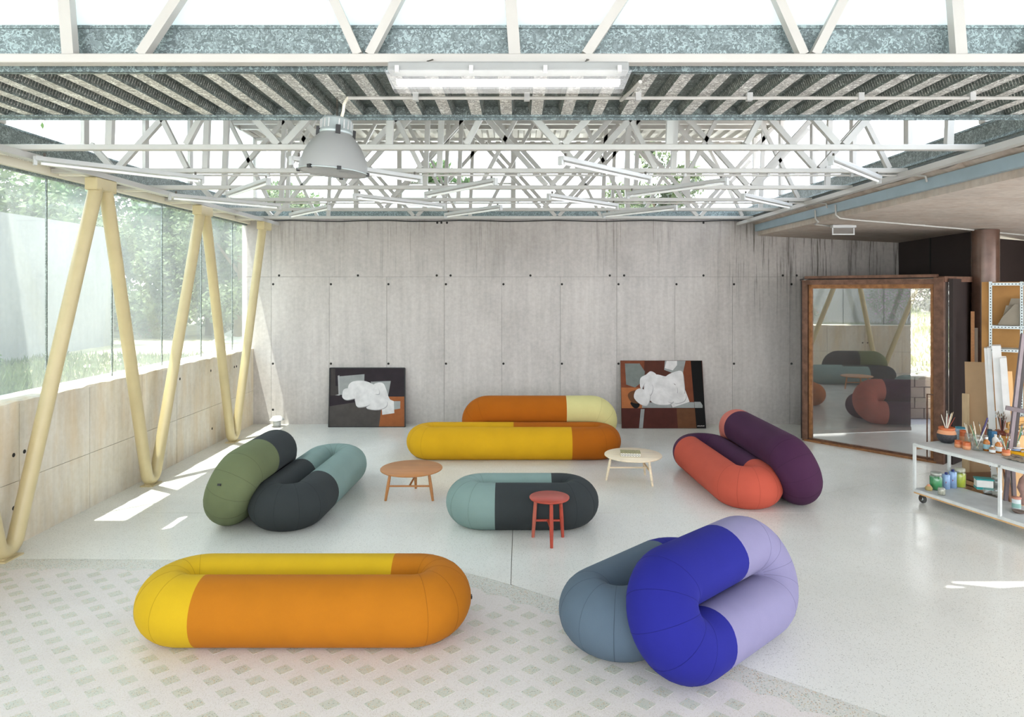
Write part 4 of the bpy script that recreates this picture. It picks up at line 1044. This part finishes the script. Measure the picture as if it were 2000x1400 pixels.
def lean(name, label, cat, pb, pt, wdt, th, mat, group=None, parts=None):
    """flat board from bottom px pb=(x,D) to top point (x,y,D), standing on the floor"""
    p0 = V((pb[0]-CX)*pb[1]/F, pb[1], 0); p1 = atD(pt[0], pt[1], pt[2]); d = (p1-p0).normalized()
    side = V(.817,-.577,0) if wdt > 0 else V(1,0,0); side = (side-d*side.dot(d)).normalized(); nn = side.cross(d); wdt = abs(wdt)
    p0 = p0+V(0,0,.004+abs(nn.z)*th/2)
    b = MB().obox((p0+p1)/2+side*wdt/2, side*wdt/2, nn*th/2, d*(p1-p0).length/2)
    return tag(b.build(name, mat, None, p0), label, cat, group)
pine = wood('raw_pine',(214,170,116),.6,1,2); cb = plain('brown_cardboard',(160,132,100),.85,0,.08,3)
lean('timber_batten','thin orange wooden batten leaning upright against the brown column','timber',(1896,10.6),(1896,608,10.7),.05,.03,wood('orange_batten',(176,118,62)))
lean('timber_board','narrow pale grey board leaning beside the thin orange batten','board',(1901,10.65),(1901,640,10.75),.06,.02,plain('grey_board',(150,140,126),.7))
lean('cardboard_sheet','tall brown folded cardboard leaning left of the white canvases','cardboard',(1889,9.75),(1884,706,9.9),.28,.05,cb)
lean('timber_plank','short raw plank leaning at the left of the brown cardboard','timber',(1879,9.75),(1879,768,9.85),.09,.06,wood('raw_plank',(172,148,112),.6,1,2))
wc = plain('white_primed_canvas',(226,226,224),.6)
for i, (xt, yt, xb, dd0) in enumerate([(1922,679,1938,9.25),(1928,678,1945,9.2),(1937,674,1956,9.1),(1952,697,1972,9.0)]):
    b = MB(); wds = [.045,.045,.10,.075][i]
    lean('stretched_canvas','white edged stretched canvas in the leaning stack, '+['leftmost','second from the left','tall wide one in the middle','lower one at the right'][i],'canvas',(xb,dd0),(xt,yt,dd0+.1),wds,.4,wc,'white canvases leaning on the shelving')
lean('pine_strip','raw pine strip leaning right of the white canvases','timber',(1982,8.95),(1966,725,9.05),.06,.03,pine)
pf = plain('purple_grey_metal',(120,108,110),.45,.3,.1,10)
fr = thing('easel','dark grey studio easel leaning at the right frame edge','easel',atD(1968,840,8.3)*1)
A0, A1p = atD(1970,900,8.35), atD(1998,652,8.5)
MB().bar(A0,A1p,.045,.03,(0,1,0)).build('mast', pf, fr); MB().bar(A0+V(.07,.03,0),A1p+V(.07,.03,0),.04,.03,(0,1,0)).build('mast', M['brown'], fr)
MB().bar(atD(1964,796,8.25),atD(2060,814,8.0),.05,.05).build('tray', pf, fr)
MB().bar(A0,V(A0.x-.05,A0.y,0.02),.045,.03,(0,1,0)).build('leg', pf, fr); MB().bar(A0+V(.07,.03,0),V(A0.x+.15,A0.y+.1,.02),.045,.03,(0,1,0)).build('leg', pf, fr)
gl_ = plain('gilded_moulding',(206,160,92),.5,0,.2,20)
# carved wooden piece with curved pediment
wp = thing('carved_frame','yellow wooden carved frame corner with stepped mouldings behind the brushes','frame',atD(1985,845,8.6))
for j, (w0, y0) in enumerate([(0,842),(4,835),(8,828)]):
    MB().bar(atD(1964+w0,y0,8.6), atD(2050,y0-6,8.5), .05, .035).build('moulding', gl_, wp)
bb = [atD(x, y, 8.58) for x, y in ((1968,826),(1976,824),(1984,817),(1992,815),(2003,814),(2040,812))]
b = MB(); n_ = len(bb); lowb = [p-V(0,0,.07) for p in bb]
for k in range(n_-1): b.add([lowb[k],lowb[k+1],bb[k+1],bb[k],lowb[k]+V(0,.03,0),lowb[k+1]+V(0,.03,0),bb[k+1]+V(0,.03,0),bb[k]+V(0,.03,0)], [(0,1,2,3),(7,6,5,4),(3,2,6,7)])
b.build('pediment', gl_, wp)
MB().bar(atD(1990,850,8.6), V(atD(1990,850,8.6).x, 8.6, 0), .12, .03, (0,1,0)).build('prop_board', pine, wp)
for i, (xa, ya, xb, yb, w_) in enumerate([(1940,900,1962,965,.05),(1948,898,1975,968,.045),(1960,902,1982,966,.05),(1975,905,1990,965,.06),(1985,905,1998,962,.05)]):
    p0 = on(xb,yb-2,.0); p0 = V(p0.x,8.75+i*.03,0); p0.x = (xb-CX)*p0.y/F
    p1 = atD(xa,ya-60,p0.y+.12)
    b = MB().bar(p0+V(0,0,.01), p1, w_, .03, (0,1,0)); tag(b.build('picture_frame_strip', [pine, wood('dark_strip',(128,86,52)), wood('grey_strip',(150,136,116))][i % 3], None, p0), 'wooden frame strip leaning behind the cart, '+['first from the left','second from the left','third from the left','fourth from the left','last one at the frame edge'][i], 'timber', 'frame strips leaning behind the cart')
for i in range(3):
    z = .02+i*.07; p = V(6.55,9.35,z)
    tag(MB().obox(p+V(.15,0,.03), V(.42,.1-.03*i,0), V(-.03,.14,0), V(0,0,.028)).build('timber_offcut', wood('offcut_%d' % i, [(150,110,74),(180,140,96),(120,84,58)][i]), None, p), 'flat timber offcut stacked on the floor behind the cart, '+['bottom','middle','top'][i]+' one', 'timber', 'timber offcuts behind the cart')

# ------------------------------------------------------------------ paint cart
c1v, c2v = V(.32,-.947,0), V(.947,.32,0)
O = V(5.27,8.86,0); CL, CW = 2.3, .62
ct_ = thing('paint_cart','white wheeled steel cart with two shelves full of painting supplies','cart',O)
cw = plain('chipped_white_paint',(214,216,212),.5,0,.08,12)
cg = plain('grey_worn_top',(186,188,186),.55,0,.1,5)
MB().obox(O+c1v*CL/2+c2v*CW/2+V(0,0,.765), c1v*CL/2, c2v*CW/2, V(0,0,.006)).build('top_shelf', cg, ct_)
MB().obox(O+c1v*CL/2+c2v*CW/2+V(0,0,.165), c1v*CL/2, c2v*CW/2, V(0,0,.006)).build('bottom_shelf', cg, ct_)
for z, m_ in ((.748,cw),(.150,cw)):
    for k in (0,1):
        MB().bar(O+c2v*CW*k+V(0,0,z), O+c1v*CL+c2v*CW*k+V(0,0,z), .03,.035).build('rail', m_, ct_)
        MB().bar(O+c1v*CL*k+V(0,0,z), O+c1v*CL*k+c2v*CW+V(0,0,z), .03,.035).build('rail', m_, ct_)
for k in (0,.5,1):
    for j in (0,1):
        p = O+c1v*CL*k*.98+c2v*CW*j; MB().bar(p+V(0,0,.14), p+V(0,0,.765), .03,.03,tuple(c1v)).build('leg', cw, ct_)
MB().obox(O+c1v*CL/2+V(0,0,.125)+c2v*.0, c1v*CL/2, c2v*.012, V(0,0,.012)).build('bottom_batten', pine, ct_)
MB().bar(O+c2v*.02+V(0,0,.70), O+c2v*(CW-.02)+V(0,0,.70), .02,.025).build('end_bar', plain('rusty_bar',(160,116,80),.6), ct_)
for k in (.03,.97):
    for j in (.06,.94):
        p = O+c1v*CL*k+c2v*CW*j
        cst = MB().obox(p+V(0,0,.115), c1v*.03, c2v*.022, V(0,0,.006)).obox(p+c2v*.02+V(0,0,.08)+c1v*.01, c1v*.018, c2v*.002, V(0,0,.035)).obox(p-c2v*.02+V(0,0,.08)+c1v*.01, c1v*.018, c2v*.002, V(0,0,.035)).build('castor', M['chain'], ct_)
        ax = Matrix(((c1v.x,0,c2v.x),(c1v.y,0,c2v.y),(0,1,0)))
        MB().lathe([(0,-.014),(.05,-.014),(.055,-.008),(.055,.008),(.05,.014),(0,.014)], p+c1v*.02+V(0,0,.056), 20, ax=ax).build('wheel', plain('grey_rubber',(72,72,68),.7), cst)
        MB().lathe([(0,-.017),(.02,-.017),(.02,.017),(0,.017)], p+c1v*.02+V(0,0,.056), 12, ax=ax).build('hub', M['aluminium'], cst)
ZT, ZB = .7712, .1712
def pot(name, label, cat, px, py, z, prof, mats=None, splits=None, parts=None, group=None):
    """lathe vessel; splits: list of (r,z) profile slices per material"""
    c = on(px, py, z); c.z = z
    t = thing(name, label, cat, c, group)
    for i, (nm, pf_, m_) in enumerate(prof): MB().lathe(pf_, c, 24).build(nm, m_, t)
    return t, c
terra = plain('terracotta',(196,104,58),.4,0,.1,20); tpale = plain('pale_clay',(214,150,108),.6)
pot('clay_pot','round black bottomed clay pot full of brushes on the cart corner','pot',1849,864,ZT,[('belly',[(.0,0),(.06,.0),(.10,.03),(.117,.075),(.112,.12)],plain('blackened_clay',(58,58,62),.6,0,.4,30)),('shoulder',[(.112,.12),(.103,.15),(.092,.17)],tpale),('rim',[(.092,.17),(.098,.2),(.09,.205),(.084,.18),(0,.16)],terra)],None)
brw = plain('brush_wood',(206,184,150),.5); brk = plain('brush_dark',(70,50,42),.5); brr = plain('brush_red',(160,70,52),.5); brb = plain('brush_navy',(52,40,96),.4); brg = plain('brush_green',(60,130,96),.5); bris = plain('bristle',(120,104,86),.9); brwh = plain('brush_white',(226,222,208),.5)
met = plain('ferrule_metal',(180,180,176),.3,.7)
def brushes(c, z, n, L0, L1, spread, cols, label, group, seed, rad=.05, up=False):
    r = random.Random(seed)
    for i in range(n):
        a = r.uniform(0,2*PI); L = r.uniform(L0,L1); tx = r.uniform(-spread,spread); ty = r.uniform(-spread*.6,spread*.6)
        p = V(c.x-tx*rad*.8, c.y-ty*rad*.8, z+.02); d = V(tx,ty,1).normalized(); q = p+d*L; m_ = cols[i % len(cols)]; b = MB()
        if up: b.tube([p,q], [.003,.005], 5, 0); b.tube([q,q+d*.02], [.006,.006], 5, 1); b.tube([q+d*.02,q+d*.055], [.007,.003], 5, 2)
        else: b.tube([p,p+d*L*.5,q], [.005,.0055,.003], 5, 0)
        tag(b.build('paintbrush', [m_, met, bris], None, p), {'brush_wood':'raw wood coloured ','brush_dark':'dark brown ','brush_red':'red ','brush_navy':'navy ','brush_green':'green ','brush_white':'whitish '}[m_.name]+label, 'brush', group)
def CP(px, py, z=ZT): q = on(px, py, z); return q
c = CP(1849,864); brushes(c,ZT+.07,9,.27,.34,.55,[brwh,brw,brwh,brg,brwh,brw,brwh],'paintbrush handle standing in the dark round clay pot','brushes in the dark clay pot',2,.07)
brushes(c,ZT+.07,4,.24,.3,.5,[brr,brk,brr,brk],'paintbrush handle standing in the dark round clay pot','dark brushes in the dark clay pot',5,.07)
def cup(px, py, r, h, label, lower=True):
    return pot('clay_cup',label,'cup',px,py,ZT,[('foot',[(.0,0),(r*.95,0),(r,.4*h),(r*.97,.5*h)],tpale),('glazed_body',[(r*.97,.5*h),(r*.9,.85*h),(r*.94,h),(r*.85,h),(r*.8,.7*h),(0,.65*h)],terra)])
cup(1872,873,.046,.085,'small terracotta cup on the cart, left one of the front pair')
cup(1888,877,.048,.09,'small terracotta cup on the cart, right one of the front pair')
cup(1965,890,.045,.08,'small red brown clay cup with thin brushes near the yellow tray')
cup(1882,862,.05,.15,'tall orange glazed clay jug behind the front terracotta cups')
bluew = plain('blue_white_can',(176,200,216),.4,0,.2,40); teal = plain('teal_paint',(60,130,150),.5)
pot('paint_can','pale blue paint spattered can behind the terracotta cups','can',1876,858,ZT,[('body',[(0,0),(.06,0),(.06,.15)],bluew),('paint_rim',[(.06,.15),(.064,.165),(.058,.165),(.055,.15),(0,.14)],teal)],None)
def jar(px, py, r, h, label, z=ZT, lid=None, fill=None, name='glass_jar'):
    pr_ = [('glass',[(.0,0),(r,0),(r,h*.82),(r*.82,h*.9),(r*.82,h)],M['jar'])]
    if fill: pr_.append(('contents',[(0,.006),(r*.93,.006),(r*.93,h*.8),(0,h*.8)],fill))
    if lid: pr_.append(('lid',[(0,h*.98),(r*.86,h*.95),(r*.88,h),(r*.86,h+.025),(0,h+.025)],lid))
    return pot(name,label,'jar',px,py,z,pr_,None)
jar(1893,868,.052,.15,'glass jar of brushes between the orange jug and big glass jar')
jar(1909,879,.062,.2,'big clear glass jar of brushes in the middle of the cart top')
jar(1922,872,.05,.16,'clear glass jar behind the amber bottle')
def bottle(px, py, r, h, label, body, cap_, lb, z=ZT):
    t, c = pot('bottle',label,'bottle',px,py,z,[('body',[(0,0),(r,0),(r,h*.62),(r*.85,h*.72),(r*.4,h*.82),(r*.38,h*.88)],body),('cap',[(0,h*.86),(r*.42,h*.86),(r*.42,h),(0,h)],cap_)])
    MB().lathe([(r*1.01,h*.15),(r*1.01,h*.5)], c, 24).build('label', lb, t)
    return t
amb = plain('amber_liquid',(186,116,50),.2); whp = plain('white_plastic',(232,232,228),.35); lbw = plain('paper_label',(214,222,222),.6)
bottle(1927,880,.037,.17,'amber bottle with white cap and pale blue label on the cart',amb,whp,plain('blue_label',(150,190,200),.6))
bottle(1938,885,.034,.095,'short clear bottle with white cap at the cart front edge',plain('cloudy_brown',(150,116,86),.3),whp,lbw)
bottle(1950,884,.036,.16,'amber bottle with white label right of the short bottle',amb,whp,lbw)
bottle(1944,874,.036,.17,'white plastic bottle with nozzle behind the two amber bottles',whp,whp,whp)
bottle(1953,872,.03,.15,'pale grey bottle with a white nozzle beside the mustard pot',plain('pale_grey_plastic',(200,200,196),.4),whp,lbw)
bottle(1980,880,.028,.12,'little white paint bottle behind the yellow tray',whp,whp,lbw)
must = plain('mustard_glaze',(190,146,70),.35); dkr = plain('dark_red_glaze',(110,50,34),.3)
pot('clay_pot','mustard glazed pot with dark red rim crammed with brushes','pot',1957,868,ZT,[('body',[(0,0),(.07,0),(.083,.05),(.088,.13)],must),('rim',[(.088,.13),(.093,.15),(.093,.17),(.082,.17),(.078,.15),(0,.13)],dkr)],None)
tag(MB().obox(CP(1939,872)+V(0,0,.1), V(.035,0,0), V(0,.03,0), V(0,0,.1)).build('blue_carton', plain('blue_carton',(52,110,150),.5), None, CP(1939,872)), 'tall blue carton behind the amber bottles on the cart', 'box')
tag(MB().obox(CP(1933,866)+V(0,0,.1), V(.02,0,0), V(0,.02,0), V(0,0,.09)).build('dark_carton', plain('dark_teal_carton',(40,70,84),.5), None, CP(1933,866)), 'dark teal narrow carton left of the tall blue carton', 'box')
c = CP(1893,868); brushes(c,ZT,4,.2,.27,.3,[brwh,brw,brk],'paintbrush standing in the glass jar beside the orange jug','brushes in the small glass jar',8,.03)
c = CP(1909,879); brushes(c,ZT,6,.27,.36,.38,[brw,brwh,brg,brk],'paintbrush standing in the big clear glass jar','brushes in the big glass jar',9,.04)
tag(MB().tube([CP(1912,879)+V(0,0,.1),CP(1912,879)+V(.11,0,.41)], [.011,.009], 8).build('navy_marker', brb, None, CP(1912,879)), 'thick navy blue brush handle leaning from the big glass jar', 'brush')
c = CP(1922,872); brushes(c,ZT,5,.22,.3,.3,[brr,brk,brw],'paintbrush standing in the jar behind the amber bottle','brushes behind the amber bottle',10,.03,True)
c = CP(1957,868); brushes(c,ZT+.05,14,.2,.33,.22,[brk,brr,brk,brw],'paintbrush with bristles up in the mustard glazed pot','brushes in the mustard pot',12,.07,True)
c = CP(1965,890); brushes(c,ZT,7,.14,.22,.5,[brr,brwh,brg,brk],'thin paintbrush in the small red brown clay cup','brushes in the red brown cup',13,.03,True)
c = CP(1985,878); 
jar(1985,878,.04,.12,'small jar of brushes in front of the carved frame')
brushes(c,ZT,9,.18,.3,.4,[brk,brr,brk,brg,brw],'paintbrush in the small jar before the carved frame','brushes before the carved frame',14,.03,True)
ye = plain('yellow_plastic',(242,184,30),.4)
tr = thing('paint_tray','bright yellow plastic paint tray on the near end of the cart','tray',CP(1985,885))
p = CP(1985,886); MB().obox(p+V(0.02,0,.006), c1v*.22, c2v*.13, V(0,0,.005)).build('tray_base', ye, tr)
for s_ in (-1,1):
    MB().obox(p+V(.02,0,.025)+c2v*.13*s_, c1v*.22, c2v*.004, V(0,0,.024)).build('tray_side', ye, tr)
    MB().obox(p+V(.02,0,.025)+c1v*.22*s_, c1v*.004, c2v*.13, V(0,0,.024)).build('tray_side', ye, tr)
for i in range(7):
    q = p+V(.02,0,.03+.004*i)+c1v*R_.uniform(-.15,.15)+c2v*R_.uniform(-.08,.08); d = V(R_.uniform(-1,1),R_.uniform(-1,1),.1).normalized()
    tag(MB().tube([q-d*.05,q-d*.045,q+d*.03,q+d*.045,q+d*.06], [.001,.014,.012,.006,.006], 8).build('paint_tube', plain('paint_tube_%d' % i, [(220,226,230),(120,150,190),(230,230,226),(180,196,180),(210,214,220),(200,120,90),(226,228,232)][i], .35, .2), None, q), 'squeezed metal paint tube lying in the yellow tray', 'paint tube', 'paint tubes in the yellow tray')
rag = plain('stained_rag',(150,138,122),.9,0,.2,30)
for i, (px, py) in enumerate(((1978,897),(1993,901),(1990,893))):
    q = CP(px,py); b = MB(); n_ = 8; vs = []; fs = []
    for j in range(n_+1):
        for k in range(n_+1):
            u, v_ = j/n_-.5, k/n_-.5; vs.append(q+c1v*u*.18+c2v*v_*.12+V(0,0,.012+.012*math.sin(j*1.7+i)*math.cos(k*1.9+i)))
    for j in range(n_):
        for k in range(n_): a = j*(n_+1)+k; fs.append((a,a+1,a+n_+2,a+n_+1))
    o = b.add(vs, fs, 0, True).build('paint_rag', rag, None, q); tag(o, 'crumpled stained rag on the cart top, '+['left one','right one at the frame edge','rear one by the tray'][i], 'rag', 'rags on the cart')
    md_ = o.modifiers.new('thick','SOLIDIFY'); md_.thickness = .004
# lower shelf
grn = plain('green_paint',(44,160,86),.35); yel = plain('lime_yellow_paint',(212,220,30),.35); tin = plain('tin_lid',(176,178,168),.35,.5)
jar(1828,955,.076,.2,'big jar of green paint on the lower cart shelf',ZB,tin,grn,'paint_jar')
jar(1875,950,.07,.22,'big jar of lime yellow paint on the lower cart shelf',ZB,plain('spattered_lid',(200,200,180),.5),yel,'paint_jar')
lbl = plain('light_blue_tin',(150,178,214),.35,.1,.1,20); nav = plain('navy_cap',(40,50,110),.4); rdp = plain('red_print',(190,50,40),.5)
for i, (px, py, r, h) in enumerate(((1848,954,.046,.185),(1861,952,.046,.21))):
    t, c = pot('solvent_tin','light blue solvent tin on the lower cart shelf, '+['left','right'][i]+' one of the pair','tin',px,py,ZB,[('body',[(0,0),(r,0),(r,h),(r*.9,h+.004),(0,h+.004)],lbl),('cap',[(0,h),(r*.4,h),(r*.4,h+.03),(0,h+.03)],nav)])
    for j in (-1,1):   # the two printed marks
        q = c+V(j*.014-.012,-math.sqrt(r*r-.0007)-.001,h*.5); b = MB(); b.bar(q+V(-.008,0,-.012),q+V(.008,0,.012),.002,.005,(0,1,0)); b.bar(q+V(.008,0,-.012),q+V(-.008,0,.012),.002,.005,(0,1,0)); b.build('printed_mark', rdp, t)
jar(1839,966,.044,.1,'small paint crusted jar at the front edge of the lower shelf',ZB,None,plain('crusted_paint',(200,190,170),.8,0,.3,60))
pot('paint_lump','small yellowish lidded pot at the far end of the lower shelf','pot',1814,957,ZB,[('body',[(0,0),(.04,0),(.045,.03),(.03,.055)],plain('yellow_ochre',(176,156,104),.7)),('knob',[(.03,.055),(.015,.065),(.018,.075),(0,.08)],tpale)])
bt = thing('plastic_tub','white tub with teal lid and teal band on the lower shelf','tub',on(1921,955,ZB))
p = on(1921,955,ZB); tl_ = plain('teal_lid',(40,150,150),.4)
MB().obox(p+V(0,0,.065), V(.09,-.03,0), V(.02,.06,0), V(0,0,.065)).build('tub_body', whp, bt, bevel=.01); MB().obox(p+V(0,0,.138), V(.095,-.032,0), V(.022,.064,0), V(0,0,.008)).build('lid', tl_, bt); MB().obox(p+V(0,0,.022), V(.0905,-.03,0), V(.0202,.0605,0), V(0,0,.016)).build('band', tl_, bt)
jar(1947,958,.06,.17,'empty clear jar with metal lid beside the white and teal tub',ZB,tin,plain('dark_residue',(110,112,108),.5))
cl = on(1935,963,ZB)
pb_ = thing('plastic_bottle','clear plastic bottle lying on its side on the lower shelf','bottle',cl)
MB().tube([cl+V(-.09,0,.034),cl+V(-.085,0,.034),cl+V(.05,-.02,.034),cl+V(.08,-.025,.034),cl+V(.09,-.027,.034)], [.02,.033,.033,.014,.014], 14).build('body', M['jar'], pb_); MB().tube([cl+V(.09,-.027,.034),cl+V(.12,-.032,.034)], .02, 12).build('cap', whp, pb_)
t, c = pot('paint_can','white can with red brown lid at the near end of the lower shelf','can',1985,995,ZB,[('body',[(0,0),(.046,0),(.046,.13)],lbw),('lid',[(.046,.13),(.05,.135),(.05,.15),(0,.15)],plain('copper_lid',(190,130,110),.4)),('label',[(.0465,.03),(.0465,.08)],plain('green_blue_label',(140,180,170),.5))])
# cloth bag at the near end
q = on(2003,985,ZB); pk = plain('stained_pink_cloth',(176,140,130),.9,0,.2,14)
b = MB().lathe([(0,0),(.06,.0),(.07,.05),(.05,.12),(.08,.2),(.06,.3),(.03,.36),(.05,.42)], q, 14)
r = random.Random(4); b.v = [tuple(V(*p_)+V(r.uniform(-.01,.01),r.uniform(-.01,.01),0)) for p_ in b.v]
tag(b.build('cloth_bundle', pk, None, q), 'stained pink cloth bundle on the lower shelf at the frame edge', 'cloth')
# bowl / dark tray
q = on(1990,1001,ZB); tag(MB().lathe([(0,0),(.05,0),(.07,.02),(.066,.022),(.045,.008),(0,.008)], q, 20).build('clay_dish', plain('brown_dish',(110,90,80),.5), None, q), 'shallow brown dish at the near end of the lower shelf', 'dish')
